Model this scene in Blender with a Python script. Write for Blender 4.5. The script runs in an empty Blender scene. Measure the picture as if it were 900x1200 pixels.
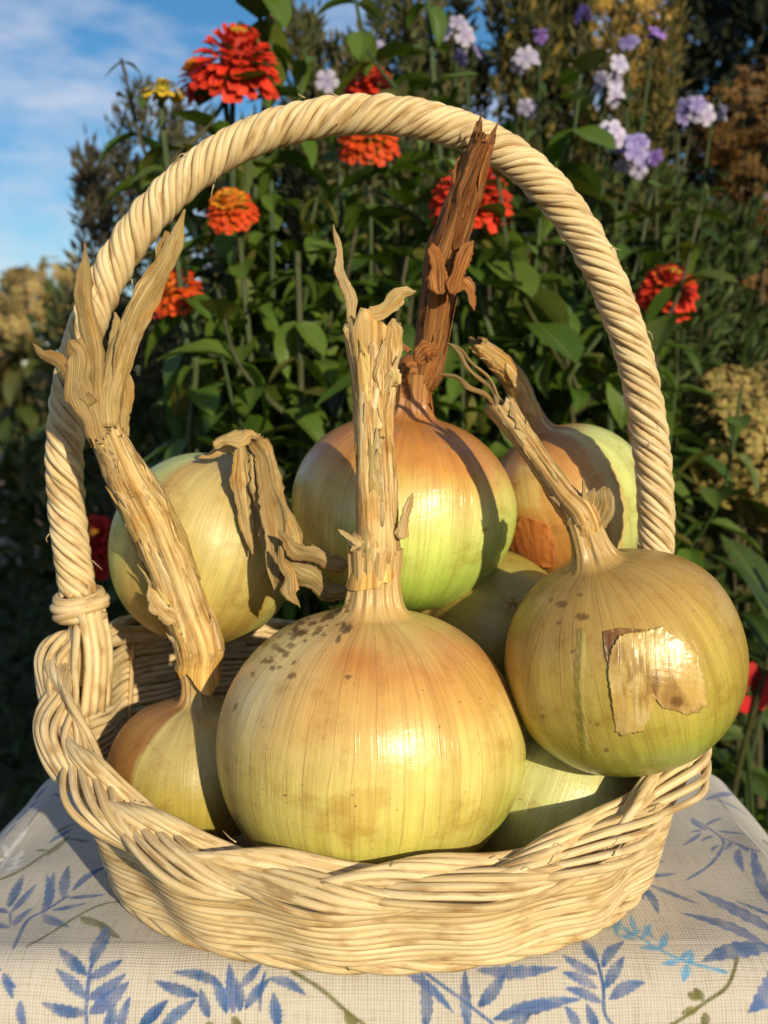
import bpy, math, random
import numpy as np
from mathutils import Vector, Matrix, Quaternion
rng = np.random.default_rng(7)
random.seed(7)
SC = bpy.context.scene
COL = SC.collection
R_ = math.radians
# ------------------------------------------------------------------ camera
TABLE = 0.60                       # height of the stool top
CAMH = 0.2315                      # camera above the stool top
CAM = np.array([0.0, 0.0, TABLE + CAMH])
PITCH = math.atan(150 / 1200)
FW = np.array([0, math.cos(PITCH), -math.sin(PITCH)])
UP = np.array([0, math.sin(PITCH), math.cos(PITCH)])
cam_d = bpy.data.cameras.new('camera')
cam_o = bpy.data.objects.new('camera', cam_d)
COL.objects.link(cam_o)
cam_o.location = CAM
cam_o.rotation_euler = (math.pi / 2 - PITCH, 0, 0)
cam_d.sensor_fit = 'HORIZONTAL'
cam_d.sensor_width = 36
cam_d.lens = 48
cam_d.clip_start = 0.02
cam_d.clip_end = 500
cam_d.dof.use_dof = True
cam_d.dof.focus_distance = 0.405
cam_d.dof.aperture_fstop = 17
SC.camera = cam_o
# ------------------------------------------------------------------ light
SUN_EL, SUN_AZ = R_(17), R_(28)    # azimuth: to the right of straight behind the camera
world = bpy.data.worlds.new('World')
SC.world = world
world.use_nodes = True
wt = world.node_tree
wt.nodes.clear()
def wn(t, **k):
    n = wt.nodes.new(t)
    for a, b in k.items(): setattr(n, a, b)
    return n
wo = wn('ShaderNodeOutputWorld'); bg = wn('ShaderNodeBackground'); sky = wn('ShaderNodeTexSky')
sky.sky_type = 'NISHITA'; sky.sun_disc = False
sky.sun_elevation = SUN_EL; sky.sun_rotation = math.pi - SUN_AZ
sky.air_density = 1.0; sky.dust_density = 0.4; sky.ozone_density = 2.5
tc = wn('ShaderNodeTexCoord'); mp = wn('ShaderNodeMapping'); mp.inputs['Scale'].default_value = (1.5, 1.5, 4.6)
mp.inputs['Location'].default_value = (0.35, 0.2, 0.15)
n1 = wn('ShaderNodeTexNoise'); n1.inputs['Scale'].default_value = 3.6; n1.inputs['Detail'].default_value = 7; n1.inputs['Roughness'].default_value = 0.58
rp = wn('ShaderNodeValToRGB'); rp.color_ramp.elements[0].position = 0.43; rp.color_ramp.elements[1].position = 0.72
rp.color_ramp.elements[1].color = (0.92, 0.92, 0.92, 1)
hs = wn('ShaderNodeMix', data_type='RGBA'); hs.inputs[7].default_value = (6.2, 6.4, 7.4, 1)
sat = wn('ShaderNodeHueSaturation'); sat.inputs['Saturation'].default_value = 1.3; sat.inputs['Value'].default_value = 1.0
L = wt.links.new
L(tc.outputs['Generated'], mp.inputs[0]); L(mp.outputs[0], n1.inputs['Vector']); L(n1.outputs['Fac'], rp.inputs[0])
L(sky.outputs[0], sat.inputs['Color']); L(sat.outputs[0], hs.inputs[6]); L(rp.outputs[0], hs.inputs[0])
L(hs.outputs[2], bg.inputs['Color']); bg.inputs['Strength'].default_value = 0.11
L(bg.outputs[0], wo.inputs[0])
sd = bpy.data.lights.new('sun', 'SUN'); so = bpy.data.objects.new('sun', sd); COL.objects.link(so)
sd.energy = 5.0; sd.angle = R_(0.8); sd.color = (1.0, 0.87, 0.60)
sdir = Vector((math.sin(SUN_AZ) * math.cos(SUN_EL), -math.cos(SUN_AZ) * math.cos(SUN_EL), math.sin(SUN_EL)))
so.rotation_euler = sdir.to_track_quat('Z', 'Y').to_euler()
so.location = (3, -4, 3)
SC.view_settings.view_transform = 'Standard'
SC.view_settings.look = 'None'
SC.view_settings.exposure = 0.05
SC.view_settings.gamma = 1
SC.render.engine = 'CYCLES'
SC.cycles.use_denoising = True
SC.cycles.max_bounces = 8
SC.cycles.transparent_max_bounces = 12

# ------------------------------------------------------------------ helpers
def P(px, py, Y):
    """point at distance Y in front of the camera that the photograph shows at pixel px, py"""
    d = FW + np.array([1, 0, 0]) * (px - 450) / 1200 + UP * (600 - py) / 1200
    return CAM + d * (Y / d[1])
def proj(v):
    q = v - CAM
    dep = q @ FW
    return 450 + 1200 * q[..., 0] / dep, 600 - 1200 * (q @ UP) / dep
def ppm(Y, py=600):
    d = FW + UP * (600 - py) / 1200
    return Y / d[1] / 1200                       # metres per photograph pixel there
def srgb(r, g, b, k=1.0):
    c = np.array([r, g, b]) / 255.0
    c = np.where(c <= 0.04045, c / 12.92, ((c + 0.055) / 1.055) ** 2.4)
    return c * k
def tag(o, label=None, cat=None, group=None, kind=None):
    if label: o['label'] = label
    if cat: o['category'] = cat
    if group: o['group'] = group
    if kind: o['kind'] = kind
    return o
def empty(name, loc):
    o = bpy.data.objects.new(name, None)
    COL.objects.link(o)
    o.location = Vector(loc)
    o.empty_display_size = 0.02
    return o
class MB:
    def __init__(s):
        s.v, s.f, s.uv, s.c, s.n = [], [], [], [], 0
    def add(s, v, f, uv=None, c=None):
        v = np.asarray(v, float).reshape(-1, 3)
        f = np.asarray(f, int)
        s.v.append(v); s.f.append(f + s.n)
        s.uv.append(np.zeros((len(v), 2)) if uv is None else np.asarray(uv, float))
        if c is None: c = np.full((len(v), 3), 0.5)
        c = np.asarray(c, float)
        if c.ndim == 1: c = np.tile(c, (len(v), 1))
        s.c.append(c); s.n += len(v)
        return s
    def mesh(s, name, mat, origin=(0, 0, 0), smooth=True):
        v = np.concatenate(s.v) - np.asarray(origin)
        me = bpy.data.meshes.new(name)
        nf = sum(len(f) for f in s.f)
        loops = np.concatenate([f.ravel() for f in s.f]).astype(np.int32)
        tot = np.concatenate([np.full(len(f), f.shape[1]) for f in s.f])
        start = np.concatenate([[0], np.cumsum(tot)[:-1]]).astype(np.int32)
        me.vertices.add(len(v)); me.vertices.foreach_set('co', v.ravel().astype(np.float32))
        me.loops.add(len(loops)); me.loops.foreach_set('vertex_index', loops)
        me.polygons.add(nf); me.polygons.foreach_set('loop_start', start)
        try: me.polygons.foreach_set('loop_total', tot.astype(np.int32))
        except Exception: pass
        me.polygons.foreach_set('use_smooth', np.full(nf, smooth))
        uvl = me.uv_layers.new(name='UVMap')
        uv = np.concatenate(s.uv)
        uvl.data.foreach_set('uv', uv[loops].ravel().astype(np.float32))
        ca = me.color_attributes.new('tint', 'FLOAT_COLOR', 'POINT')
        cc = np.concatenate(s.c)
        ca.data.foreach_set('color', np.concatenate([cc, np.ones((len(cc), 1))], 1).ravel().astype(np.float32))
        me.update(calc_edges=True)
        me.validate()
        if mat: me.materials.append(mat)
        return me
    def build(s, name, mat, parent=None, smooth=True, loc=None):
        org = np.zeros(3)
        if parent is not None:
            p = parent
            while p is not None:
                org = org + np.array(p.location); p = p.parent
        if loc is not None: org = np.asarray(loc, float)
        o = bpy.data.objects.new(name, s.mesh(name, mat, org, smooth))
        COL.objects.link(o)
        if parent is not None: o.parent = parent
        elif loc is not None: o.location = Vector(loc)
        return o
def link(name, me, parent=None, M=None):
    o = bpy.data.objects.new(name, me)
    COL.objects.link(o)
    if parent is not None: o.parent = parent
    if M is not None: o.matrix_local = M
    return o
def smooth_path(pts, n):
    pts = np.asarray(pts, float)
    m = len(pts)
    if m == 2: 
        t = np.linspace(0, 1, n)[:, None]
        return pts[0] * (1 - t) + pts[1] * t
    e = np.concatenate([[2 * pts[0] - pts[1]], pts, [2 * pts[-1] - pts[-2]]])
    u = np.linspace(0, m - 1 - 1e-9, n)
    i = u.astype(int); t = (u - i)[:, None]
    p0, p1, p2, p3 = e[i], e[i + 1], e[i + 2], e[i + 3]
    return 0.5 * (2 * p1 + (p2 - p0) * t + (2 * p0 - 5 * p1 + 4 * p2 - p3) * t ** 2 + (3 * p1 - p0 - 3 * p2 + p3) * t ** 3)
def frames(p, closed=False, ref=None):
    n = len(p)
    if closed: T = np.roll(p, -1, 0) - np.roll(p, 1, 0)
    else: T = np.gradient(p, axis=0)
    T /= np.linalg.norm(T, axis=1)[:, None] + 1e-12
    if ref is not None:
        N = np.asarray(ref, float) - T * (T @ np.asarray(ref, float))[:, None] if np.ndim(ref) == 1 else ref - T * np.sum(T * ref, 1)[:, None]
        N /= np.linalg.norm(N, axis=1)[:, None] + 1e-12
        return T, N, np.cross(T, N)
    N = np.zeros_like(p)
    a = np.array([0, 0, 1.0]) if abs(T[0][2]) < 0.9 else np.array([1.0, 0, 0])
    v = a - T[0] * (a @ T[0]); v /= np.linalg.norm(v); N[0] = v
    for i in range(1, n):
        v = v - T[i] * (v @ T[i]); v /= np.linalg.norm(v) + 1e-12; N[i] = v
    return T, N, np.cross(T, N)
def tube(mb, p, r, k=6, closed=False, cap=True, c=None, prof=None, flat=1.0, ref=None, uvoff=0.0):
    """sweep a (possibly ridged) circle along p; prof is an (n,k) multiplier"""
    p = np.asarray(p, float); n = len(p)
    r = np.broadcast_to(np.asarray(r, float), (n,))
    T, N, B = frames(p, closed, ref)
    a = np.linspace(0, 2 * np.pi, k, endpoint=False)
    rr = r[:, None] * (prof if prof is not None else 1.0) * np.ones((n, k))
    v = p[:, None, :] + (rr * np.cos(a))[..., None] * N[:, None, :] + (rr * np.sin(a) * flat)[..., None] * B[:, None, :]
    ln = np.concatenate([[0], np.cumsum(np.linalg.norm(np.diff(p, axis=0), axis=1))]) + uvoff
    uv = np.stack(np.broadcast_arrays(a[None, :] / (2 * np.pi), ln[:, None]), -1)
    idx = np.arange(n * k).reshape(n, k)
    if closed: i0, i1 = idx, np.roll(idx, -1, 0)
    else: i0, i1 = idx[:-1], idx[1:]
    f = np.stack([i0, np.roll(i0, -1, 1), np.roll(i1, -1, 1), i1], -1).reshape(-1, 4)
    cc = c
    if c is not None and np.ndim(c) == 3: cc = np.asarray(c).reshape(-1, 3)
    mb.add(v.reshape(-1, 3), f, uv.reshape(-1, 2), cc)
    if cap and not closed:
        base = mb.n - n * k
        mb.f.append(np.array([list(range(base + k - 1, base - 1, -1))]))
        mb.f.append(np.array([list(range(base + (n - 1) * k, base + n * k))]))
def ribbon(mb, p, w, curl=0.3, th=0.0004, side=(0, -1, 0), c=None, k=5, rag=0.0):
    """a strip with a curled cross section and real thickness; side = direction its face looks to"""
    p = np.asarray(p, float); n = len(p)
    w = np.broadcast_to(np.asarray(w, float), (n,))
    T, N, B = frames(p, False, np.asarray(side, float))
    s = np.linspace(-1, 1, k)
    wig = 1 + rag * rng.standard_normal((n, k)) * (np.abs(s) > 0.9)
    X = w[:, None] * 0.5 * s * wig
    cr_ = rng.uniform(0, 6.28, 3)
    D = curl * w[:, None] * (s ** 2) * -0.5 + 0.028 * w[:, None] * np.sin(s * 13 + cr_[0] + np.linspace(0, 4, n)[:, None]) + 0.03 * w[:, None] * np.sin(s * 3 + cr_[1] + np.linspace(0, 14, n)[:, None]) + 0.04 * w[:, None] * np.sin(s * 7 + np.linspace(0, 2.5, n)[:, None])
    top = p[:, None] + X[..., None] * B[:, None] + D[..., None] * N[:, None]
    bot = top - N[:, None] * th
    v = np.concatenate([top.reshape(-1, 3), bot.reshape(-1, 3)])
    ln = np.concatenate([[0], np.cumsum(np.linalg.norm(np.diff(p, axis=0), axis=1))])
    uv = np.stack(np.broadcast_arrays(s[None] * 0.2 + 0.5, ln[:, None]), -1).reshape(-1, 2)
    idx = np.arange(n * k).reshape(n, k)
    q = np.stack([idx[:-1, :-1], idx[:-1, 1:], idx[1:, 1:], idx[1:, :-1]], -1).reshape(-1, 4)
    qb = q[:, ::-1] + n * k
    e = np.concatenate([idx[0], idx[1:, -1], idx[-1, -2::-1], idx[-2:0:-1, 0]])
    e2 = np.roll(e, -1)
    qe = np.stack([e2, e, e + n * k, e2 + n * k], -1)
    mb.add(v, np.concatenate([q, qb, qe]), np.concatenate([uv, uv]), c)
def fsum(x, y, seed, sc=1.0, oct=4):
    """cheap smooth noise, about -1..1"""
    g = np.random.default_rng(seed); out = 0; amp = 1; tot = 0
    for o in range(oct):
        for _ in range(3):
            a = g.uniform(0, 2 * np.pi); ph = g.uniform(0, 6.28)
            out = out + amp * np.sin((x * math.cos(a) + y * math.sin(a)) * sc * g.uniform(0.7, 1.4) + ph)
        tot += amp * 1.7; amp *= 0.6; sc *= 2.0
    return out / tot
def sstep(a, b, x):
    t = np.clip((x - a) / (b - a), 0, 1)
    return t * t * (3 - 2 * t)
def mixc(c, col, m):
    return c * (1 - m[..., None]) + np.asarray(col) * m[..., None]

# ------------------------------------------------------------------ materials
def newmat(name):
    m = bpy.data.materials.new(name); m.use_nodes = True
    nt = m.node_tree; nt.nodes.clear()
    out = nt.nodes.new('ShaderNodeOutputMaterial'); b = nt.nodes.new('ShaderNodeBsdfPrincipled')
    nt.links.new(b.outputs[0], out.inputs[0])
    def N(t, ins=None, **k):
        n = nt.nodes.new(t)
        for a, v in k.items(): setattr(n, a, v)
        for a, v in (ins or {}).items():
            if hasattr(v, 'is_output') or isinstance(v, bpy.types.NodeSocket): nt.links.new(v, n.inputs[a])
            else: n.inputs[a].default_value = v
        return n
    return m, nt, N, b, out
def ramp(N, src, stops):
    r = N('ShaderNodeValToRGB', {0: src})
    e = r.color_ramp.elements
    while len(e) < len(stops): e.new(0.5)
    for q, (p, c) in zip(e, stops):
        q.position = p; q.color = (c, c, c, 1) if np.isscalar(c) else (*c, 1)
    return r.outputs[0]
def setc(nt, sock, v):
    if isinstance(v, bpy.types.NodeSocket): nt.links.new(v, sock)
    else: sock.default_value = v
def rgbmix(N, fac, a, b, mode='MIX'):
    n = N('ShaderNodeMix', {0: fac, 6: a, 7: b}, data_type='RGBA', blend_type=mode)
    return n.outputs[2]
def uvmap(N, scale, loc=None):
    u = N('ShaderNodeUVMap'); 
    m = N('ShaderNodeMapping', {0: u.outputs[0], 'Scale': scale})
    if loc is not None: 
        m.inputs['Location'].default_value = loc
    return m.outputs[0]
def objrand(N): return N('ShaderNodeObjectInfo').outputs['Random']

def wicker_mat(name, lo):
    m, nt, N, b, o = newmat(name)
    rnd = objrand(N)
    u = N('ShaderNodeUVMap').outputs[0]
    off = N('ShaderNodeCombineXYZ', {0: N('ShaderNodeMath', {0: rnd, 1: 37.0}, operation='MULTIPLY').outputs[0], 1: N('ShaderNodeMath', {0: rnd, 1: 91.0}, operation='MULTIPLY').outputs[0]}).outputs[0]
    v = N('ShaderNodeVectorMath', {0: u, 1: off}, operation='ADD').outputs[0]
    s1 = N('ShaderNodeMapping', {0: v, 'Scale': (9, 26, 1)}).outputs[0]
    nz = N('ShaderNodeTexNoise', {'Vector': s1, 'Scale': 1.0, 'Detail': 4.0, 'Roughness': 0.6})
    s2 = N('ShaderNodeMapping', {0: v, 'Scale': (2.0, 60, 1)}).outputs[0]
    nb = N('ShaderNodeTexNoise', {'Vector': s2, 'Scale': 1.0, 'Detail': 3.0})
    base = ramp(N, nz.outputs['Fac'], [(0.25, (0.46, 0.32, 0.16)), (0.45, (0.67, 0.53, 0.32)), (0.7, (0.78, 0.66, 0.44))])
    blot = ramp(N, nb.outputs['Fac'], [(0.32, (0.50, 0.37, 0.24)), (0.48, (1, 1, 1)), (1.0, (1, 1, 1))])
    c = rgbmix(N, 0.8, base, blot, 'MULTIPLY')
    tint = ramp(N, rnd, [(0.0, (0.66 + lo, 0.56 + lo, 0.43 + lo)), (0.16, (0.80 + lo * .5, 0.73 + lo * .5, 0.60 + lo * .5)), (0.4, (0.96, 0.93, 0.87)), (0.7, (0.92, 0.86, 0.74)), (1.0, (0.84, 0.78, 0.68))])
    c = rgbmix(N, 1.0, c, tint, 'MULTIPLY')
    wn_ = N('ShaderNodeTexNoise', {'Vector': N('ShaderNodeMapping', {0: v, 'Scale': (14, 240, 1)}).outputs[0], 'Scale': 1.0, 'Detail': 2.0})
    fl = ramp(N, wn_.outputs['Fac'], [(0.70, 0.0), (0.78, 1.0)])
    c = rgbmix(N, N('ShaderNodeMath', {0: fl, 1: 0.6}, operation='MULTIPLY').outputs[0], c, (0.22, 0.13, 0.06, 1))
    nt.links.new(c, b.inputs['Base Color'])
    b.inputs['Roughness'].default_value = 0.55
    b.inputs['Specular IOR Level'].default_value = 0.35
    bp = N('ShaderNodeBump', {'Height': nz.outputs['Fac'], 'Strength': 0.6, 'Distance': 0.0007})
    nt.links.new(bp.outputs[0], b.inputs['Normal'])
    return m
def bulb_mat(name, lines=46, lstr=0.5, lcol=(0.30, 0.17, 0.05), rough=0.34, sss=0.12, warp=0.25, neck=1.0):
    m, nt, N, b, o = newmat(name)
    att = N('ShaderNodeAttribute', attribute_name='tint').outputs['Color']
    u = N('ShaderNodeUVMap').outputs[0]
    sep = N('ShaderNodeSeparateXYZ', {0: u})
    def noise(su, sv, det=3.0, ro=0.6, loc=(0, 0, 0)):
        return N('ShaderNodeTexNoise', {'Vector': N('ShaderNodeMapping', {0: u, 'Scale': (su, sv, 1), 'Location': loc}).outputs[0], 'Scale': 1.0, 'Detail': det, 'Roughness': ro}).outputs['Fac']
    def mul(a_, b_): return N('ShaderNodeMath', {0: a_, 1: b_}, operation='MULTIPLY').outputs[0]
    wob = noise(6, 2.2, 2.0)
    def veins(k, wd, wp, brk_s):
        ux = mul(sep.outputs[0], float(k))
        ux = N('ShaderNodeMath', {0: wob, 1: wp, 2: ux}, operation='MULTIPLY_ADD').outputs[0]
        vo = N('ShaderNodeTexVoronoi', {'W': ux, 'Scale': 1.0, 'Randomness': 0.95}, voronoi_dimensions='1D', feature='DISTANCE_TO_EDGE')
        ln = ramp(N, vo.outputs['Distance'], [(0.0, 1.0), (wd * .4, 0.85), (wd, 0.0)])
        return mul(ln, ramp(N, noise(k * 0.6, brk_s, 3.0, .6, (k, 0, 0)), [(0.36, 0.0), (0.58, 1.0)]))
    v1 = veins(lines, 0.055, warp * 4, 4.0)
    v2 = mul(veins(lines * 2.3, 0.075, warp * 9, 7.0), 0.55)
    lm = N('ShaderNodeMath', {0: v1, 1: v2}, operation='MAXIMUM').outputs[0]
    up_ = ramp(N, sep.outputs[1], [(0.55, 0.75), (0.85, 1.0), (0.97, 1.6)])
    lm = mul(mul(lm, up_), lstr)
    # broad and fine meridian streaks, as the layers show through
    st = noise(170, 2.6, 4.0, .65)
    band = noise(34, 0.9, 4.0, .6)
    c = rgbmix(N, 0.85, att, ramp(N, st, [(0.28, (0.80, 0.75, 0.66)), (0.5, (1, 1, 1)), (0.72, (1.14, 1.13, 1.10))]), 'MULTIPLY')
    c = rgbmix(N, 0.9, c, ramp(N, band, [(0.30, (0.84, 0.78, 0.68)), (0.48, (1, 1, 1)), (0.66, (1.12, 1.14, 1.10))]), 'MULTIPLY')
    bl = noise(16, 7, 6.0, .65)
    c = rgbmix(N, 0.85, c, ramp(N, bl, [(0.30, (0.72, 0.60, 0.42)), (0.46, (0.98, 0.97, 0.94)), (0.7, (1.06, 1.07, 1.04))]), 'MULTIPLY')
    scuff = noise(60, 26, 5.0, .75)
    c = rgbmix(N, ramp(N, scuff, [(0.60, 0.0), (0.70, 0.35)]), c, (0.62, 0.52, 0.32, 1))
    spm = ramp(N, noise(120, 55, 1.0), [(0.735, 0.0), (0.77, 0.8)])
    c = rgbmix(N, spm, c, (0.22, 0.12, 0.045, 1))
    c = rgbmix(N, lm, c, (*lcol, 1))
    # the neck turns dry and fibrous
    if neck:
        fb = noise(130, 5.0, 5.0, .7)
        hc = ramp(N, fb, [(0.36, (0.24, 0.12, 0.035)), (0.5, (0.50, 0.32, 0.13)), (0.64, (0.66, 0.49, 0.25))])
        nf = N('ShaderNodeMath', {0: noise(60, 1.0, 3.0), 1: 0.16, 2: sep.outputs[1]}, operation='MULTIPLY_ADD').outputs[0]
        nf = ramp(N, nf, [(0.985 + .08, 0.0), (1.0 + .16, 0.85 * neck)]) if False else N('ShaderNodeMapRange', {0: nf, 1: 1.06, 2: 1.26, 3: 0.0, 4: 0.9 * neck}).outputs[0]
        c = rgbmix(N, nf, c, hc)
    nt.links.new(c, b.inputs['Base Color'])
    rr = ramp(N, bl, [(0.3, rough + 0.16), (0.65, rough - 0.06)])
    nt.links.new(rr, b.inputs['Roughness'])
    b.inputs['Specular IOR Level'].default_value = 0.5
    b.inputs['Subsurface Weight'].default_value = sss
    b.inputs['Subsurface Radius'].default_value = (0.006, 0.004, 0.0015)
    b.inputs['Subsurface Scale'].default_value = 1.0
    h = N('ShaderNodeMath', {0: st, 1: 0.22, 2: mul(lm, -0.5)}, operation='MULTIPLY_ADD').outputs[0]
    h = N('ShaderNodeMath', {0: band, 1: 0.25, 2: h}, operation='MULTIPLY_ADD').outputs[0]
    h = N('ShaderNodeMath', {0: bl, 1: 1.0, 2: h}, operation='MULTIPLY_ADD').outputs[0]
    h = N('ShaderNodeMath', {0: scuff, 1: 0.35, 2: h}, operation='MULTIPLY_ADD').outputs[0]
    if neck:
        h = N('ShaderNodeMath', {0: mul(fb, 4.0), 1: nf, 2: h}, operation='MULTIPLY_ADD').outputs[0]
    bp = N('ShaderNodeBump', {'Height': h, 'Strength': 0.30, 'Distance': 0.0014})
    nt.links.new(bp.outputs[0], b.inputs['Normal'])
    return m
def husk_mat(name, c0, c1, c2, rough=0.7, fib=26, bump=0.7):
    m, nt, N, b, o = newmat(name)
    rnd = objrand(N)
    u = N('ShaderNodeUVMap').outputs[0]
    off = N('ShaderNodeCombineXYZ', {0: N('ShaderNodeMath', {0: rnd, 1: 13.0}, operation='MULTIPLY').outputs[0], 1: rnd}).outputs[0]
    v = N('ShaderNodeVectorMath', {0: u, 1: off}, operation='ADD').outputs[0]
    f1 = N('ShaderNodeTexNoise', {'Vector': N('ShaderNodeMapping', {0: v, 'Scale': (fib, 16, 1)}).outputs[0], 'Scale': 1.0, 'Detail': 5.0, 'Roughness': 0.7}).outputs['Fac']
    f2 = N('ShaderNodeTexNoise', {'Vector': N('ShaderNodeMapping', {0: v, 'Scale': (6, 70, 1)}).outputs[0], 'Scale': 1.0, 'Detail': 5.0, 'Roughness': 0.65}).outputs['Fac']
    f3 = N('ShaderNodeTexNoise', {'Vector': N('ShaderNodeMapping', {0: v, 'Scale': (3, 34, 1), 'Location': (7, 3, 0)}).outputs[0], 'Scale': 1.0, 'Detail': 3.0, 'Roughness': 0.6}).outputs['Fac']
    c = ramp(N, f1, [(0.33, c0), (0.48, c1), (0.64, c2)])
    t = ramp(N, f2, [(0.32, (0.60, 0.47, 0.32)), (0.47, (1, 1, 1)), (0.68, (1.18, 1.16, 1.12))])
    c = rgbmix(N, 0.8, c, t, 'MULTIPLY')
    c = rgbmix(N, 0.7, c, ramp(N, f3, [(0.36, (0.95, 0.72, 0.42)), (0.5, (1, 1, 1)), (0.64, (1.08, 1.12, 1.2))]), 'MULTIPLY')
    att = N('ShaderNodeAttribute', attribute_name='tint').outputs['Color']
    c = rgbmix(N, 1.0, c, rgbmix(N, 1.0, att, (2, 2, 2, 1), 'MULTIPLY'), 'MULTIPLY')
    nt.links.new(c, b.inputs['Base Color'])
    b.inputs['Roughness'].default_value = rough
    b.inputs['Specular IOR Level'].default_value = 0.3
    h = N('ShaderNodeMath', {0: f2, 1: 0.6, 2: f1}, operation='MULTIPLY_ADD').outputs[0]
    bp = N('ShaderNodeBump', {'Height': h, 'Strength': bump, 'Distance': 0.0012})
    nt.links.new(bp.outputs[0], b.inputs['Normal'])
    return m
def leaf_mat(name, cols, rough=0.45, trans=0.25, nscale=60, attr=False):
    """foliage: colour picked per object, with blotches and a share of light let through"""
    m, nt, N, b, o = newmat(name)
    rnd = objrand(N)
    if attr:
        base = N('ShaderNodeAttribute', attribute_name='tint').outputs['Color']
    else:
        k = len(cols)
        base = ramp(N, rnd, [(i / max(1, k - 1), c) for i, c in enumerate(cols)])
    co = N('ShaderNodeTexCoord').outputs['Object']
    nz = N('ShaderNodeTexNoise', {'Vector': co, 'Scale': float(nscale), 'Detail': 3.0}).outputs['Fac']
    t = ramp(N, nz, [(0.3, (0.7, 0.68, 0.6)), (0.55, (1, 1, 1)), (0.8, (1.3, 1.25, 1.1))])
    c = rgbmix(N, 0.9, base, t, 'MULTIPLY')
    u = N('ShaderNodeUVMap').outputs[0]
    su = N('ShaderNodeSeparateXYZ', {0: u})
    mid = N('ShaderNodeMath', {0: su.outputs[0], 1: 0.5}, operation='SUBTRACT').outputs[0]
    mid = N('ShaderNodeMath', {0: mid}, operation='ABSOLUTE').outputs[0]
    mm = ramp(N, mid, [(0.0, 0.55), (0.05, 0.0)])
    if not attr: c = rgbmix(N, mm, c, (0.16, 0.22, 0.07, 1))
    nt.links.new(c, b.inputs['Base Color'])
    b.inputs['Roughness'].default_value = rough
    b.inputs['Specular IOR Level'].default_value = 0.35
    if not attr:
        # side veins
        ab = N('ShaderNodeMath', {0: mid, 1: -1.6, 2: su.outputs[1]}, operation='MULTIPLY_ADD').outputs[0]
        wv = N('ShaderNodeMath', {0: N('ShaderNodeMath', {0: ab, 1: 46.0}, operation='MULTIPLY').outputs[0]}, operation='SINE').outputs[0]
        bp = N('ShaderNodeBump', {'Height': wv, 'Strength': 0.4, 'Distance': 0.001})
        nt.links.new(bp.outputs[0], b.inputs['Normal'])
    tr = N('ShaderNodeBsdfTranslucent', {0: rgbmix(N, 1.0, c, (1.2, 1.3, 0.6, 1), 'MULTIPLY')})
    mx = N('ShaderNodeMixShader', {0: trans, 1: b.outputs[0], 2: tr.outputs[0]})
    nt.links.new(mx.outputs[0], o.inputs[0])
    return m
def petal_mat(name, inner, outer, trans=0.2, tip=None):
    m, nt, N, b, o = newmat(name)
    u = N('ShaderNodeSeparateXYZ', {0: N('ShaderNodeUVMap').outputs[0]})
    c = ramp(N, u.outputs[1], [(0.0, inner), (0.55, outer), (1.0, tip or outer)])
    r = ramp(N, objrand(N), [(0, (0.7, 0.7, 0.7)), (1, (1.1, 1.1, 1.1))])
    c = rgbmix(N, 1.0, c, r, 'MULTIPLY')
    nt.links.new(c, b.inputs['Base Color'])
    b.inputs['Roughness'].default_value = 0.6
    b.inputs['Specular IOR Level'].default_value = 0.25
    tr = N('ShaderNodeBsdfTranslucent', {0: c})
    mx = N('ShaderNodeMixShader', {0: trans, 1: b.outputs[0], 2: tr.outputs[0]})
    nt.links.new(mx.outputs[0], o.inputs[0])
    return m
def attr_mat(name, rough=0.7, trans=0.2, spec=0.3):
    return leaf_mat(name, None, rough, trans, 80, attr=True)

M_WICK = wicker_mat('wicker', 0.0)
M_WICKH = wicker_mat('handle reed', 0.24)
M_HUSK = husk_mat('dry husk', (0.20, 0.11, 0.035), (0.46, 0.32, 0.14), (0.68, 0.54, 0.31))
M_HUSKD = husk_mat('dark dry husk', (0.06, 0.022, 0.008), (0.20, 0.078, 0.022), (0.38, 0.18, 0.055))
M_LEAFDRY = husk_mat('dry onion leaf', (0.16, 0.105, 0.045), (0.36, 0.265, 0.13), (0.58, 0.47, 0.27), fib=60)

# ------------------------------------------------------------------ ground and path
def ground_mat():
    m, nt, N, b, o = newmat('ground')
    co = N('ShaderNodeTexCoord').outputs['Object']
    n1_ = N('ShaderNodeTexNoise', {'Vector': co, 'Scale': 0.9, 'Detail': 6.0, 'Roughness': 0.6}).outputs['Fac']
    n2_ = N('ShaderNodeTexNoise', {'Vector': co, 'Scale': 14.0, 'Detail': 5.0, 'Roughness': 0.7}).outputs['Fac']
    c = ramp(N, n1_, [(0.36, (0.020, 0.032, 0.009)), (0.52, (0.045, 0.055, 0.016)), (0.66, (0.075, 0.055, 0.03))])
    t = ramp(N, n2_, [(0.3, (0.5, 0.5, 0.5)), (0.7, (1.3, 1.3, 1.3))])
    c = rgbmix(N, 1.0, c, t, 'MULTIPLY')
    nt.links.new(c, b.inputs['Base Color']); b.inputs['Roughness'].default_value = 0.95
    bp = N('ShaderNodeBump', {'Height': n2_, 'Strength': 1.0, 'Distance': 0.03}); nt.links.new(bp.outputs[0], b.inputs['Normal'])
    return m
def path_mat():
    m, nt, N, b, o = newmat('soil path')
    co = N('ShaderNodeTexCoord').outputs['Object']
    n1_ = N('ShaderNodeTexNoise', {'Vector': co, 'Scale': 1.4, 'Detail': 7.0, 'Roughness': 0.65}).outputs['Fac']
    c = ramp(N, n1_, [(0.35, (0.09, 0.065, 0.045)), (0.6, (0.20, 0.15, 0.10)), (0.72, (0.09, 0.085, 0.035))])
    nt.links.new(c, b.inputs['Base Color']); b.inputs['Roughness'].default_value = 0.95
    bp = N('ShaderNodeBump', {'Height': n1_, 'Strength': 1.0, 'Distance': 0.06}); nt.links.new(bp.outputs[0], b.inputs['Normal'])
    return m
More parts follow.
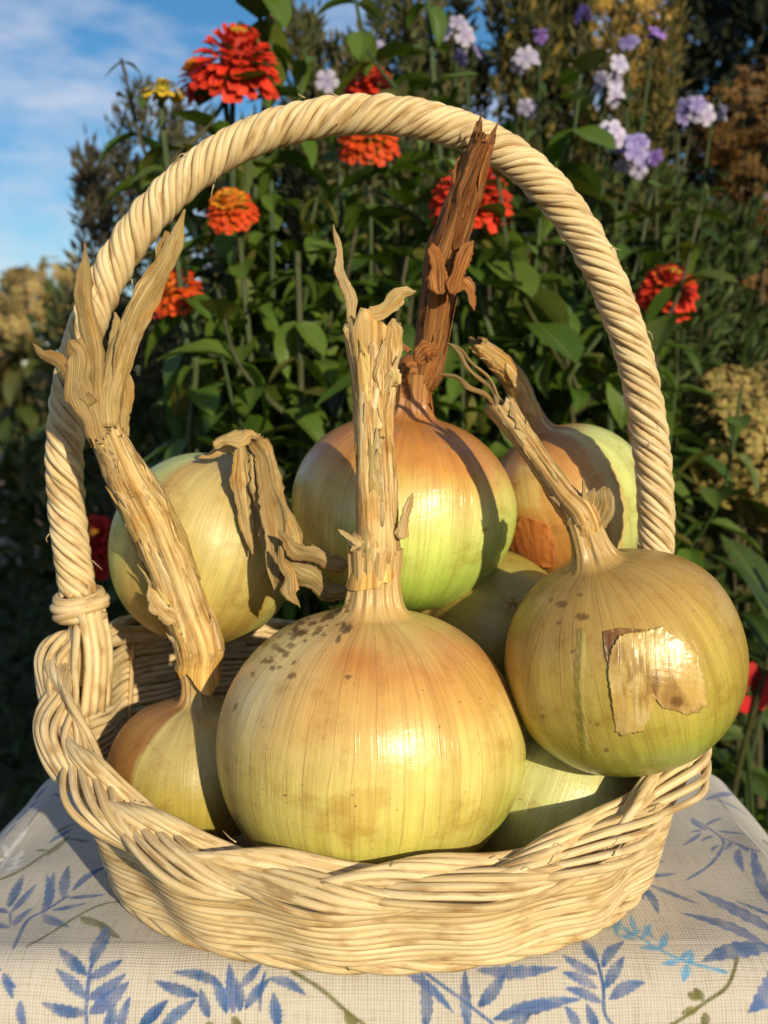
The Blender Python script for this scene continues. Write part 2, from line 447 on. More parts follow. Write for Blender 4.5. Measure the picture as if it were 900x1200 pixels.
def sheet(name, x0, x1, y0, y1, z, mat, nx=2, ny=2, amp=0.0):
    X, Y = np.meshgrid(np.linspace(x0, x1, nx), np.linspace(y0, y1, ny))
    Z = np.full_like(X, z) + (amp * fsum(X, Y, 5, 2.0) if amp else 0)
    idx = np.arange(nx * ny).reshape(ny, nx)
    f = np.stack([idx[:-1, :-1], idx[:-1, 1:], idx[1:, 1:], idx[1:, :-1]], -1).reshape(-1, 4)
    mb = MB(); mb.add(np.stack([X, Y, Z], -1).reshape(-1, 3), f)
    return mb.build(name, mat)
tag(sheet('ground', -200, 200, -60, 320, 0.0, ground_mat()), kind='structure')
tag(sheet('garden_path', -14, 1.0, 4.3, 8.8, 0.03, path_mat(), 60, 30, 0.015), kind='structure')

# ------------------------------------------------------------------ stool and cloth
TX, TY0, TY1 = 0.188, 0.402, 0.590          # half width, front and far edge of the stool top
def wood_mat():
    m, nt, N, b, o = newmat('stool wood')
    co = N('ShaderNodeMapping', {0: N('ShaderNodeTexCoord').outputs['Object'], 'Scale': (8, 90, 90)}).outputs[0]
    n = N('ShaderNodeTexNoise', {'Vector': co, 'Scale': 1.0, 'Detail': 4.0}).outputs['Fac']
    nt.links.new(ramp(N, n, [(0.3, (0.14, 0.08, 0.04)), (0.7, (0.30, 0.20, 0.11))]), b.inputs['Base Color'])
    b.inputs['Roughness'].default_value = 0.7
    return m
def box(mb, x0, x1, y0, y1, z0, z1):
    v = [(x, y, z) for z in (z0, z1) for y in (y0, y1) for x in (x0, x1)]
    mb.add(v, [[0, 2, 3, 1], [4, 5, 7, 6], [0, 1, 5, 4], [2, 6, 7, 3], [0, 4, 6, 2], [1, 3, 7, 5]])
M_WOOD = wood_mat()
st = tag(empty('stool', (0, (TY0 + TY1) / 2, 0)), 'small wooden stool hidden under the leaf printed cloth', 'stool')
mb = MB(); box(mb, -TX + .004, TX - .004, TY0 + .004, TY1 - .004, TABLE - .028, TABLE - .0035); mb.build('seat', M_WOOD, st, False)
for sx in (-1, 1):
    for sy in (TY0 + .03, TY1 - .03):
        mb = MB(); tube(mb, [(sx * (TX - .035), sy, TABLE - .028), (sx * (TX - .015), sy, 0)], [.016, .013], 10); mb.build('leg', M_WOOD, st)

def cloth_map(U, V):
    """unfolded cloth coordinates to world: flat on the stool, rounded over its edges, hanging below"""
    ex = np.sign(U) * np.maximum(np.abs(U) - TX, 0)
    ey = np.where(V < TY0, V - TY0, np.where(V > TY1, V - TY1, 0))
    e = np.hypot(ex, ey)
    dx, dy = ex / (e + 1e-9), ey / (e + 1e-9)
    r = 0.024; q = r * math.pi / 2
    a = np.clip(e / r, 0, math.pi / 2)
    drop = r * (1 - np.cos(a)) + np.maximum(e - q, 0) * 0.985
    ang = np.arctan2(ey, ex)
    along = np.where(np.abs(ey) > np.abs(ex), U, V)
    fold = np.maximum(e - q, 0) * (0.13 + 0.10 * np.sin(along * 34 + 1.0) + 0.06 * np.sin(along * 71 + 2.2) + 0.2 * (np.abs(dx * dy) > 0.02) * np.sin(ang * 8))
    out = r * np.sin(a) + fold
    bx = np.clip(U, -TX, TX); by = np.clip(V, TY0, TY1)
    wr = 0.0009 * fsum(U, V, 11, 26.0, 3) + 0.0007 * fsum(U, V, 13, 70, 2)
    edge = sstep(0.02, 0.0, TX - np.abs(U)) * 0.0025 + sstep(0.02, 0.0, np.minimum(V - TY0, TY1 - V)) * 0.001
    X = bx + dx * out; Y = by + dy * out
    Z = TABLE - drop + np.where(e < 1e-6, wr + edge * fsum(U, V, 17, 60, 2) * 0.5, wr)
    return np.stack([X, Y, Z], -1)
def px2cloth(px, py):
    d = FW + np.array([1, 0, 0]) * (px - 450) / 1200 + UP * (600 - py) / 1200
    k = -CAMH / d[2]
    h = CAM + d * k
    if h[1] >= TY0 - 0.004: return np.array([h[0], h[1]])
    k = (TY0 - 0.006) / d[1]; h = CAM + d * k
    return np.array([h[0], TY0 - 0.003 - (TABLE - h[2])])
fu = np.concatenate([np.linspace(-0.46, -0.215, 14)[:-1], np.arange(-0.215, 0.2151, 0.00062), np.linspace(0.215, 0.46, 14)[1:]])
fv = np.concatenate([np.linspace(TY0 - 0.27, TY0 - 0.05, 12)[:-1], np.arange(TY0 - 0.05, TY1 + 0.012, 0.00062), np.linspace(TY1 + 0.012, TY1 + 0.27, 12)[1:]])
U, V = np.meshgrid(fu, fv)
CC = np.tile(srgb(204, 196, 186, 0.82), U.shape + (1,)).reshape(U.shape + (3,))
blueA, blueB = srgb(28, 70, 124), srgb(50, 102, 160)
purp, purp2 = srgb(96, 112, 156), srgb(70, 90, 146)
cyan, cyan2 = srgb(84, 148, 196), srgb(128, 180, 205)
oliv, oliv2 = srgb(92, 92, 48), srgb(120, 122, 66)
whit = srgb(238, 236, 232)
PAL = {'b': (blueA, blueB, purp), 'p': (purp2, purp, blueB), 'c': (cyan, cyan2, cyan), 'o': (oliv, oliv2, oliv), 'w': (whit, whit, whit)}
def leaflet(b0, t0, w, pal, bend=0.0):
    global CC
    b0, t0 = np.asarray(b0), np.asarray(t0)
    d = t0 - b0; Ln = np.linalg.norm(d)
    if Ln < 1e-5: return
    d = d / Ln; nrm = np.array([-d[1], d[0]])
    lo = np.minimum(b0, t0) - w - 0.002; hi = np.maximum(b0, t0) + w + 0.002
    iu = np.where((fu > lo[0]) & (fu < hi[0]))[0]; iv = np.where((fv > lo[1]) & (fv < hi[1]))[0]
    if len(iu) == 0 or len(iv) == 0: return
    s = (slice(iv[0], iv[-1] + 1), slice(iu[0], iu[-1] + 1))
    x, y = U[s] - b0[0], V[s] - b0[1]
    t = (x * d[0] + y * d[1]) / Ln; q = x * nrm[0] + y * nrm[1] - bend * Ln * np.sin(np.clip(t, 0, 1) * np.pi)
    hw = 0.5 * w * np.sin(np.pi * np.clip(t, 0, 1) ** 0.85) ** 0.9 + 0.0002
    hw = hw * (1 + 0.12 * np.sin(t * 40 + w * 9000))
    m = sstep(0.0005, -0.0003, np.abs(q) - hw) * (t > -0.01) * (t < 1.01)
    c0, c1, c2 = PAL[pal]
    g = 0.5 + 0.5 * fsum(U[s], V[s], int(abs(b0[0] * 1e5)) % 97, 190, 3)
    col = c0 * (1 - g[..., None]) + c1 * g[..., None]
    col = mixc(col, c2, np.clip(t * 1.1 - 0.15 + 0.35 * (q / (hw + 1e-6)), 0, 1) * 0.75)
    col = mixc(col, c0 * 0.8, sstep(0.0008, 0.0, np.abs(q)) * 0.4)
    al = m * (0.92 if pal != 'w' else 0.9) * np.clip(0.92 + 0.2 * fsum(U[s], V[s], 3, 420, 2), 0, 1)
    CC[s] = CC[s] * (1 - al[..., None]) + col * al[..., None]
def stemline(pts, w, pal):
    p = smooth_path([px2cloth(*q) for q in pts], 14)
    for a, b_ in zip(p[:-1], p[1:]):
        dd = (b_ - a) * 0.25
        leaflet(a - dd, b_ + dd, w, pal)
def crop(ox, oy, sc):
    return lambda x, y: (ox + x / sc, oy + y / sc)
def leaves(cr, lst, pal):
    for q in lst:
        x0, y0, x1, y1, w = q[:5]
        a, b_ = px2cloth(*cr(x0, y0)), px2cloth(*cr(x1, y1))
        leaflet(a, b_, w * ppm(0.43), q[5] if len(q) > 5 else pal, rng.uniform(-0.07, 0.07))
c1_ = crop(0, 880, 3.75)
leaves(c1_, [(70, 300, 165, 205, 9), (150, 185, 205, 130, 9), (215, 190, 300, 205, 5), (0, 375, 70, 310, 3)], 'b')
leaves(c1_, [(45, 430, 122, 325, 6), (12, 405, 26, 462, 6), (32, 490, 100, 430, 6), (40, 505, 104, 478, 6), (24, 532, 92, 512, 6), (0, 520, 60, 420, 2), (0, 470, 18, 480, 5), (70, 470, 108, 445, 4), (62, 520, 72, 455, 4)], 'w')
leaves(c1_, [(205, 465, 300, 372, 9), (160, 432, 218, 442, 7), (305, 380, 398, 392, 6), (240, 360, 335, 312, 5)], 'o')
stemline([c1_(0, 575), c1_(90, 535), c1_(180, 470), c1_(300, 375)], 0.0018, 'o')
leaves(c1_, [(220, 400, 320, 335, 8)], 'p')
leaves(c1_, [(278, 642, 300, 512, 12), (320, 612, 476, 498, 10), (298, 642, 462, 628, 9), (228, 690, 382, 668, 9), (212, 684, 238, 538, 10, 'p'), (186, 704, 206, 552, 11, 'p'), (190, 708, 302, 772, 13, 'p')], 'b')
stemline([c1_(52, 882), c1_(120, 735), c1_(200, 690), c1_(300, 632)], 0.0013, 'b')
leaves(c1_, [(36, 682, 102, 556, 11), (48, 702, 158, 588, 9, 'p'), (58, 762, 142, 678, 9, 'p'), (-20, 688, 38, 706, 9), (-30, 755, 46, 772, 9), (44, 700, 46, 760, 2)], 'b')
stemline([c1_(110, 880), c1_(220, 800), c1_(350, 720), c1_(460, 670), c1_(562, 655)], 0.0012, 'o')
leaves(c1_, [(352, 728, 470, 775, 13), (440, 752, 528, 824, 11)], 'o')
stemline([c1_(452, 1260), c1_(432, 1130), c1_(420, 970)], 0.0012, 'p')
leaves(c1_, [(422, 978, 468, 768, 16), (410, 1005, 254, 890, 12), (420, 1018, 552, 948, 11, 'p'), (424, 1086, 276, 988, 11), (428, 1090, 578, 1005, 12, 'p'), (438, 1138, 242, 1112, 11), (446, 1140, 598, 1036, 17, 'p'), (520, 1215, 550, 1110, 12), (580, 1230, 612, 1088, 10, 'p'), (660, 1200, 772, 1102, 12)], 'b')
leaves(c1_, [(-10, 1035, 40, 992, 7), (54, 1008, 118, 1100, 8), (60, 1040, 122, 1062, 5), (150, 1108, 186, 1215, 9), (0, 1120, 60, 1130, 4), (0, 1160, 52, 1150, 4), (30, 1200, 50, 1120, 5), (0, 1085, 20, 1078, 4)], 'p')
c7_ = crop(0, 840, 2)
leaves(c7_, [(482, 662, 378, 630, 11), (532, 642, 418, 612, 10), (548, 694, 510, 622, 11), (562, 694, 542, 596, 12, 'p'), (576, 690, 566, 630, 10), (588, 684, 640, 624, 10), (574, 642, 616, 594, 9, 'p'), (640, 624, 722, 656, 9), (664, 720, 650, 652, 12), (352, 724, 412, 668, 11), (400, 724, 476, 668, 12), (508, 704, 484, 648, 10), (628, 610, 622, 690, 3)], 'b')
stemline([c7_(690, 612), c7_(760, 648), c7_(820, 690), c7_(880, 730)], 0.0012, 'o')
leaves(c7_, [(812, 688, 842, 725, 10), (560, 700, 582, 725, 8), (500, 716, 520, 722, 7)], 'o')
c8_ = crop(450, 840, 2)
leaves(c8_, [(92, 724, 86, 608, 12), (44, 608, 154, 688, 9, 'p'), (215, 604, 398, 604, 13, 'p'), (188, 724, 186, 604, 11), (212, 678, 278, 612, 13), (246, 702, 402, 676, 14), (280, 690, 442, 664, 10, 'p'), (262, 730, 330, 690, 10)], 'b')
stemline([c8_(96, 612), c8_(170, 660), c8_(244, 712)], 0.001, 'p')
stemline([c8_(530, 730), c8_(496, 690), c8_(498, 640), c8_(494, 590)], 0.001, 'b')
leaves(c8_, [(494, 592, 466, 526, 13), (502, 602, 562, 528, 11), (488, 616, 414, 574, 10, 'p'), (502, 642, 558, 578, 11), (482, 642, 410, 614, 10, 'p'), (490, 668, 412, 644, 9, 'p'), (510, 662, 594, 632, 12, 'p'), (478, 724, 456, 672, 10), (438, 724, 408, 678, 10, 'p')], 'b')
leaves(c8_, [(545, 512, 558, 458, 9), (560, 522, 604, 502, 7), (592, 512, 578, 468, 6), (602, 524, 626, 488, 6), (540, 512, 590, 524, 6), (650, 552, 662, 508, 8), (650, 552, 604, 550, 7), (690, 580, 644, 590, 6), (690, 578, 724, 556, 5), (702, 592, 682, 628, 8), (706, 592, 724, 562, 5), (560, 490, 575, 515, 4), (612, 490, 630, 520, 4)], 'c')
stemline([c8_(560, 500), c8_(640, 545), c8_(690, 580), c8_(785, 612)], 0.0011, 'c')
leaves(c8_, [(915, 508, 732, 408, 24, 'p'), (905, 545, 698, 462, 18, 'p'), (925, 545, 738, 586, 22), (925, 590, 818, 692, 24, 'p'), (915, 450, 862, 316, 15, 'p'), (915, 470, 826, 432, 9)], 'b')
leaves(c8_, [(622, 394, 738, 442, 9), (600, 394, 642, 464, 11), (588, 390, 608, 432, 9, 'p'), (612, 376, 684, 368, 8), (596, 362, 654, 338, 6, 'p'), (580, 370, 570, 340, 6, 'p')], 'b')
stemline([c8_(714, 380), c8_(774, 338), c8_(796, 290), c8_(762, 258), c8_(722, 236)], 0.0012, 'p')
leaves(c8_, [(780, 262, 848, 276, 6), (742, 270, 702, 302, 6), (756, 262, 718, 238, 8), (772, 276, 744, 292, 5), (756, 250, 792, 234, 5), (786, 300, 768, 318, 4), (744, 262, 716, 270, 5)], 'p')
stemline([c8_(798, 282), c8_(840, 305), c8_(880, 322)], 0.0009, 'p')
leaves(c8_, [(812, 292, 798, 314, 5), (832, 312, 842, 364, 10), (854, 320, 828, 296, 6), (870, 322, 862, 350, 5)], 'p')
leaves(c8_, [(752, 192, 824, 162, 12), (778, 192, 856, 218, 6), (800, 138, 826, 166, 8), (820, 150, 850, 142, 6), (850, 150, 884, 194, 6), (846, 168, 868, 172, 5), (760, 120, 800, 128, 5)], 'p')
stemline([c8_(640, 720), c8_(720, 672), c8_(780, 640), c8_(822, 580)], 0.0011, 'o')
leaves(c8_, [(712, 662, 686, 652, 8), (720, 666, 704, 642, 8), (704, 684, 668, 692, 8), (722, 690, 714, 722, 9), (890, 280, 905, 300, 8)], 'o')
def cloth_mat():
    m, nt, N, b, o = newmat('linen')
    att = N('ShaderNodeAttribute', attribute_name='tint').outputs['Color']
    u = N('ShaderNodeUVMap').outputs[0]
    nu = N('ShaderNodeTexNoise', {'Vector': N('ShaderNodeMapping', {0: u, 'Scale': (1100, 45, 1)}).outputs[0], 'Scale': 1.0, 'Detail': 2.0}).outputs['Fac']
    nv = N('ShaderNodeTexNoise', {'Vector': N('ShaderNodeMapping', {0: u, 'Scale': (45, 1100, 1)}).outputs[0], 'Scale': 1.0, 'Detail': 2.0}).outputs['Fac']
    s = N('ShaderNodeSeparateXYZ', {0: u})
    def thread(sock):
        q = N('ShaderNodeMath', {0: sock, 1: 2 * math.pi * 780}, operation='MULTIPLY').outputs[0]
        return N('ShaderNodeMath', {0: q}, operation='SINE').outputs[0]
    tu, tv = thread(s.outputs[0]), thread(s.outputs[1])
    w = N('ShaderNodeMath', {0: tu, 1: tv}, operation='ADD').outputs[0]
    w = N('ShaderNodeMath', {0: w, 1: 0.25, 2: 0.5}, operation='MULTIPLY_ADD').outputs[0]
    mu = N('ShaderNodeMath', {0: nu, 1: nv}, operation='ADD').outputs[0]
    mt = ramp(N, N('ShaderNodeMath', {0: mu, 1: 0.5}, operation='MULTIPLY').outputs[0], [(0.36, (0.80, 0.76, 0.70)), (0.5, (1, 1, 1)), (0.7, (1.05, 1.05, 1.03))])
    c = rgbmix(N, 0.9, att, mt, 'MULTIPLY')
    wc = ramp(N, w, [(0.0, (0.55, 0.5, 0.45)), (0.35, (1, 1, 1)), (1, (1, 1, 1))])
    c = rgbmix(N, 0.40, c, wc, 'MULTIPLY')
    nt.links.new(c, b.inputs['Base Color']); b.inputs['Roughness'].default_value = 0.9
    b.inputs['Specular IOR Level'].default_value = 0.15
    b.inputs['Sheen Weight'].default_value = 0.2
    h = N('ShaderNodeMath', {0: mu, 1: 1.2, 2: w}, operation='MULTIPLY_ADD').outputs[0]
    bp = N('ShaderNodeBump', {'Height': h, 'Strength': 0.45, 'Distance': 0.0004})
    nt.links.new(bp.outputs[0], b.inputs['Normal'])
    return m
cv = cloth_map(U, V)
idx = np.arange(U.size).reshape(U.shape)
f = np.stack([idx[:-1, :-1], idx[:-1, 1:], idx[1:, 1:], idx[1:, :-1]], -1).reshape(-1, 4)
mb = MB(); mb.add(cv.reshape(-1, 3), f, np.stack([U, V], -1).reshape(-1, 2), CC.reshape(-1, 3))
tag(mb.build('tablecloth', cloth_mat(), loc=(0, 0.49, TABLE)), 'cream linen cloth printed with blue leaf sprigs under the wicker basket', 'tablecloth')

# ------------------------------------------------------------------ basket
BX, BY = -0.002, 0.480
RA, RB = 0.150, 0.128               # rim half axes
SA, SB = 0.126, 0.100               # base half axes
def rimz(th):
    s = np.sin(th)
    q = 1 - np.sqrt(s * s + 0.004)
    fr = 0.050 + 0.066 * np.clip(q, 0, 1) ** 1.25
    bk = 0.080 + 0.036 * np.clip(q, 0, 1) ** 0.9
    k = sstep(-0.1, 0.5, s)
    return TABLE + fr * (1 - k) + bk * k
basket = tag(empty('wicker_basket', (BX, BY, TABLE)), 'cream wicker basket with a tall arched handle, full of big onions', 'basket')
# base
mb = MB()
th = np.linspace(0, 2 * np.pi, 64, endpoint=False)
rings = []
for rr_, zz in ((1.0, .004), (1.0, .009), (0.98, .010), (0.5, .010), (0.02, .010)):
    rings.append(np.stack([BX + SA * rr_ * np.cos(th), BY + SB * rr_ * np.sin(th), np.full_like(th, TABLE + zz)], -1))
for rr_ in (0.02, 1.0):
    pass
v = np.concatenate(rings); k = 64; fs = []
idx = np.arange(len(rings) * k).reshape(-1, k)
fs = np.stack([idx[:-1], np.roll(idx[:-1], -1, 1), np.roll(idx[1:], -1, 1), idx[1:]], -1).reshape(-1, 4)
mb.add(v, fs, np.stack([v[:, 0] * 4, v[:, 1] * 4], -1))
base_o = mb.build('base', M_WICK, basket)
for j in range(3):                          # foot border reeds
    ph = th2 = np.linspace(0, 2 * np.pi, 420, endpoint=False)
    w = np.sin(ph * 12 + j * 2.1)
    p = np.stack([BX + (SA + .002 + .0013 * w) * np.cos(ph), BY + (SB + .002 + .0013 * w) * np.sin(ph), TABLE + .0045 + .0020 * np.cos(ph * 12 + j * 2.1)], -1)
    mb = MB(); tube(mb, p, .0022, 7, closed=True); mb.build('foot_reed', M_WICK, base_o)
# wall: weft rows woven round the stakes
def wall_pt(th, z):
    """point on the wall at angle th, height z above the stool"""
    zt = rimz(th) - TABLE
    q = np.clip(z / zt, 0, 1.1)
    g = q ** 0.8
    a, b_ = SA + (RA - SA - .003) * g, SB + (RB - SB - .003) * g
    return np.stack([BX + a * np.cos(th), BY + b_ * np.sin(th), TABLE + z], -1), np.stack([np.cos(th) * b_, np.sin(th) * a, 0 * th], -1) / np.hypot(np.cos(th) * b_, np.sin(th) * a)[:, None]
NST = 30
DRIFT, ROWH = 0.13, 0.0031
mb = MB()
wall = base_o
for k_ in range(NST // 2):
    zz = np.linspace(0.004, 0.112, 20)
    t0 = (2 * np.pi * k_ - DRIFT * (zz - .0095) / ROWH) / (NST / 2)
    zt = rimz(t0) - TABLE
    n_ = max(3, int((zz < zt).sum()))
    p, nn = wall_pt(t0[:n_], zz[:n_])
    mb = MB(); tube(mb, p, .0014, 6); mb.build('stake', M_WICK, basket)
ph = np.linspace(0, 2 * np.pi, 600, endpoint=False)
rz = rimz(ph) - TABLE
row = 0
zrow = 0.0095
while zrow < 0.108:
    ok = zrow < rz - 0.006
    if row > 0 and not ok.any(): break
    segs = []
    if ok.all(): segs = [(ph, True)]
    else:
        i0 = np.where(ok & ~np.roll(ok, 1))[0]
        for s0 in i0:
            L_ = 0
            while ok[(s0 + L_) % 600]: L_ += 1
            if L_ > 14:
                segs.append((ph[s0] + np.arange(L_) * (2 * np.pi / 600), False))
    for tt, cl in segs:
        w = np.cos(tt * NST / 2 + DRIFT * row)
        jz = 0.0004 * np.sin(tt * 7 + row * 2.3) + 0.0003 * np.sin(tt * 19 + row)
        z_ = zrow + jz + 0.0005 * np.cos(tt * NST / 2 + DRIFT * row + 1.2)
        p, nn = wall_pt(tt, z_)
        p = p + nn * (0.0005 + 0.0023 * w)[:, None]
        mb = MB(); tube(mb, p, .0018 * (1 + .08 * np.sin(tt * 5 + row)), 7, closed=cl, flat=1.0)
        mb.build('weft_reed', M_WICK, basket)
    zrow += ROWH + 0.0001 * math.sin(row * 1.7); row += 1
# rim: a plait of three bundles
th = np.linspace(0, 2 * np.pi, 900, endpoint=False)
rp_ = np.stack([BX + RA * np.cos(th), BY + RB * np.sin(th), rimz(th)], -1)
on = np.stack([np.cos(th) * RB, np.sin(th) * RA, 0 * th], -1); on /= np.linalg.norm(on, axis=1)[:, None]
TT, _, _ = frames(rp_, True, on)
upv = np.cross(on, TT); upv *= np.sign(upv[:, 2])[:, None]
til = R_(34)
Wd = on * math.cos(til) - upv * math.sin(til)          # across the plait, down towards the outside
Hd = on * math.sin(til) + upv * math.cos(til)
mb = MB(); tube(mb, rp_ - Hd * .003, .0045, 8, closed=True); rim_o = mb.build('rim', M_WICK, basket)
CY = 6
for j in range(3):
    f_ = CY * th + 2 * np.pi * j / 3 + 0.35 * np.sin(th * 3 + 1)
    for q in range(5):
        sp = (q - 2) * .0026
        wob_ = 0.0009 * np.sin(th * (9 + q) + q * 2.1 + j) + 0.0005 * np.sin(th * 23 + q + j * 3)
        w = .0066 * np.sin(f_ + 0.26 * q) + sp * (0.80 + .20 * np.cos(f_ * 2)) + wob_
        h = .0034 * np.sin(2 * f_ + 0.52 * q) + .0012 * np.cos(sp * 300) + wob_ * 0.8
        p = rp_ + Wd * w[:, None] + Hd * h[:, None]
        mb = MB(); tube(mb, p, .00168 * (1 + .14 * np.sin(th * 6 + q * 1.7 + j)), 8, closed=True)
        mb.build('braid_reed', M_WICK, rim_o)
# handle
hp = [(104, 800), (99, 760), (95, 716), (86, 660), (78, 590), (76, 520), (84, 450), (103, 380), (134, 312), (180, 247), (240, 192), (305, 157), (370, 139), (430, 134), (490, 139), (550, 157), (605, 187), (655, 235), (695, 296), (727, 368), (750, 445), (764, 530), (769, 610), (767, 690), (762, 760), (757, 810)]
hp = [P(x, y, 0.482) for x, y in hp]
hp = smooth_path(hp, 900)
hl = np.concatenate([[0], np.cumsum(np.linalg.norm(np.diff(hp, axis=0), axis=1))])
s_ = np.linspace(0, hl[-1], 900)
hp = np.stack([np.interp(s_, hl, hp[:, i]) for i in range(3)], -1)
Th, Bh, Nh = frames(hp, False, np.array([0, -1.0, 0]))   # Bh faces the camera side, Nh lies in the arch plane
mb = MB(); tube(mb, hp, .0065, 12); handle = mb.build('handle', M_WICK, basket)
NW = 10
i0, i1 = np.searchsorted(s_, 0.044), np.searchsorted(s_, hl[-1] - 0.035)
ss = s_[i0:i1]
for j in range(NW):
    psi = -(ss / 0.044) * 2 * np.pi + 2 * np.pi * j / NW + 0.13 * np.sin(ss * 60 + j * 2.3) + 0.05 * np.sin(ss * 170 + j) + 0.22 * np.sin(ss * 14)
    rad = .0069 + .00030 * np.sin(ss * 90 + 2 * j)
    Nn = -Nh[i0:i1]
    p = hp[i0:i1] + (np.cos(psi) * rad)[:, None] * Nn + (np.sin(psi) * rad)[:, None] * Bh[i0:i1]
    rad_r = .00190 * (1 + .10 * np.sin(ss * 35 + j * 1.9) + .05 * np.sin(ss * 130 + j))
    mb = MB(); tube(mb, p, rad_r, 8, flat=1.0); mb.build('wrap_reed', M_WICKH, handle)
for sgn, ip in ((-1, np.searchsorted(s_, 0.038)), (1, np.searchsorted(s_, hl[-1] - 0.030))):
    c_ = hp[ip]; T_, N_, B_ = Th[ip], Nh[ip], Bh[ip]
    for q, (rr_, dz, tl) in enumerate(((.0098, -.0056, .10), (.0112, -.0022, .20), (.0114, .0014, .05), (.0098, .0048, .16))):
        a = np.linspace(0, 2 * np.pi, 48, endpoint=False)
        rj = rr_ * (1 + .04 * np.sin(2 * a + q))
        p = c_ + (np.cos(a) * rj)[:, None] * N_ + (np.sin(a) * rj)[:, None] * B_ + (dz + rr_ * tl * np.sin(a + q * 1.1))[:, None] * T_
        mb = MB(); tube(mb, p, .0024, 8, closed=True); mb.build('collar_wrap', M_WICK, handle)
    ax_in = np.array([-sgn, 0, 0.0])
    for q in range(8):                       # reed ends fanned down into the inside of the wall
        ang = (q - 3.5) / 3.5
        top = c_ + np.array([0, -.0085 + 0 * ang, 0]) * 0 + ax_in * (.0035 + .0028 * (q % 3)) + np.array([0, ang * .0085 - .002, 0])
        mid_ = top + np.array([0, ang * .001, -.022]) + ax_in * .003
        end = top + np.array([0, ang * .004, -.050]) + ax_in * .001
        mb = MB(); tube(mb, smooth_path([top, mid_, end], 14), .0023, 7); mb.build('reed_end', M_WICK, handle)

# a few split fibres standing off the reeds
mb = MB(); gf = np.random.default_rng(77)
for _ in range(46):
    if gf.uniform() < .5:
        i = gf.integers(60, 840); q = hp[i] + (Nh[i] * math.cos(_) + Bh[i] * math.sin(_)) * .0094; d = Th[i] * gf.choice([-1, 1]) + (Nh[i] * math.cos(_) + Bh[i] * math.sin(_)) * .8
    else:
        i = gf.integers(0, 900); q = rp_[i] + Hd[i] * .006 + Wd[i] * gf.uniform(-.01, .01); d = TT[i] * gf.choice([-1, 1]) + Hd[i] * gf.uniform(.2, .8) + Wd[i] * gf.normal(0, .3)
    d = d / np.linalg.norm(d); L_ = gf.uniform(.003, .009)
    tube(mb, smooth_path([q, q + d * L_ * .5, q + d * L_ + gf.normal(0, .0012, 3)], 5), np.linspace(.00030, .00010, 5), 4)
o = mb.build('frayed_fibres', M_WICK, basket); o['kind'] = 'stuff'
# ------------------------------------------------------------------ onions
def bulb_geo(C, R, H, axis, rn, hn, nu=160, nv=90, seed=0, squash=1.0, neck_dir=None, lobes=0.010, pw=0.84):
    """lathe: bottom pole, round belly, shoulder flowing up into the neck. Returns grid of points, h, theta"""
    ph1 = math.acos(min(0.93, 0)) 
    phi = np.linspace(0.03, R_(180 - 13), int(nv * 0.72))
    r = R * np.sin(phi) ** pw; z = -H * np.cos(phi)
    r1, z1 = r[-1], z[-1]
    tr, tz = R * math.cos(phi[-1]), H * math.sin(phi[-1])
    t = np.linspace(0, 1, nv - len(phi) + 1)[1:]
    Ln = math.hypot(rn - r1, H + hn - z1)
    g = Ln * 1.15 / math.hypot(tr, tz)
    h00, h10, h01, h11 = 2 * t**3 - 3 * t**2 + 1, t**3 - 2 * t**2 + t, -2 * t**3 + 3 * t**2, t**3 - t**2
    r = np.concatenate([r, h00 * r1 + h10 * tr * g + h01 * rn + h11 * 0.0])
    z = np.concatenate([z, h00 * z1 + h10 * tz * g + h01 * (H + hn) + h11 * Ln * 0.62])
    # bottom dimple
    z = z + 0.10 * H * np.exp(-(r / (0.22 * R)) ** 2) * (z < 0)
    th = np.linspace(0, 2 * np.pi, nu, endpoint=True)        # seam at the back (theta = pi from the camera)
    TH = np.broadcast_to(th, (len(r), nu)); RR = np.broadcast_to(r[:, None], (len(r), nu)); ZZ = np.broadcast_to(z[:, None], (len(r), nu))
    hN = ZZ / H
    g_ = np.random.default_rng(seed)
    lob = 0
    for kk in (2, 3, 5, 9, 14):
        lob = lob + np.sin(kk * TH + g_.uniform(0, 6.28)) * g_.uniform(0.4, 1) / (1 + kk * 0.25)
    RR = RR * (1 + lobes * lob * np.sin(np.clip((hN + 1) / 2, 0, 1) * np.pi) ** 0.5)
    for kk in (1, 2, 3, 4):
        RR = RR * (1 + 0.007 * np.sin(kk * TH + hN * g_.uniform(2, 5) + g_.uniform(0, 6.28)))
    nk = sstep(0.92, 1.12, hN)
    for kk, am in ((3, .035), (5, .03), (8, .03), (13, .028), (19, .02)):
        RR = RR * (1 + am * nk * np.sin(kk * TH + g_.uniform(0, 6.28) + hN * g_.uniform(-2, 2)))
    z_ax = np.asarray(axis, float); z_ax = z_ax / np.linalg.norm(z_ax)
    x_ax = np.array([1.0, 0, 0]) - z_ax * z_ax[0]; x_ax /= np.linalg.norm(x_ax)
    y_ax = np.cross(z_ax, x_ax)
    # theta 0 is the back, pi faces the camera
    vv = C + (RR * -np.sin(TH))[..., None] * x_ax + (RR * np.cos(TH))[..., None] * y_ax * squash + ZZ[..., None] * z_ax
    facing = TH - np.pi                                      # 0 towards the camera, + to its right
    return vv, hN, facing
def grid_faces(n, k):
    idx = np.arange(n * k).reshape(n, k)
    return np.stack([idx[:-1, :-1], idx[1:, :-1], idx[1:, 1:], idx[:-1, 1:]], -1).reshape(-1, 4)
def hgrad(h, stops):
    hs = [s[0] for s in stops]; cs = np.array([s[1] for s in stops])
    return np.stack([np.interp(h, hs, cs[:, i]) for i in range(3)], -1)
NECK = {}
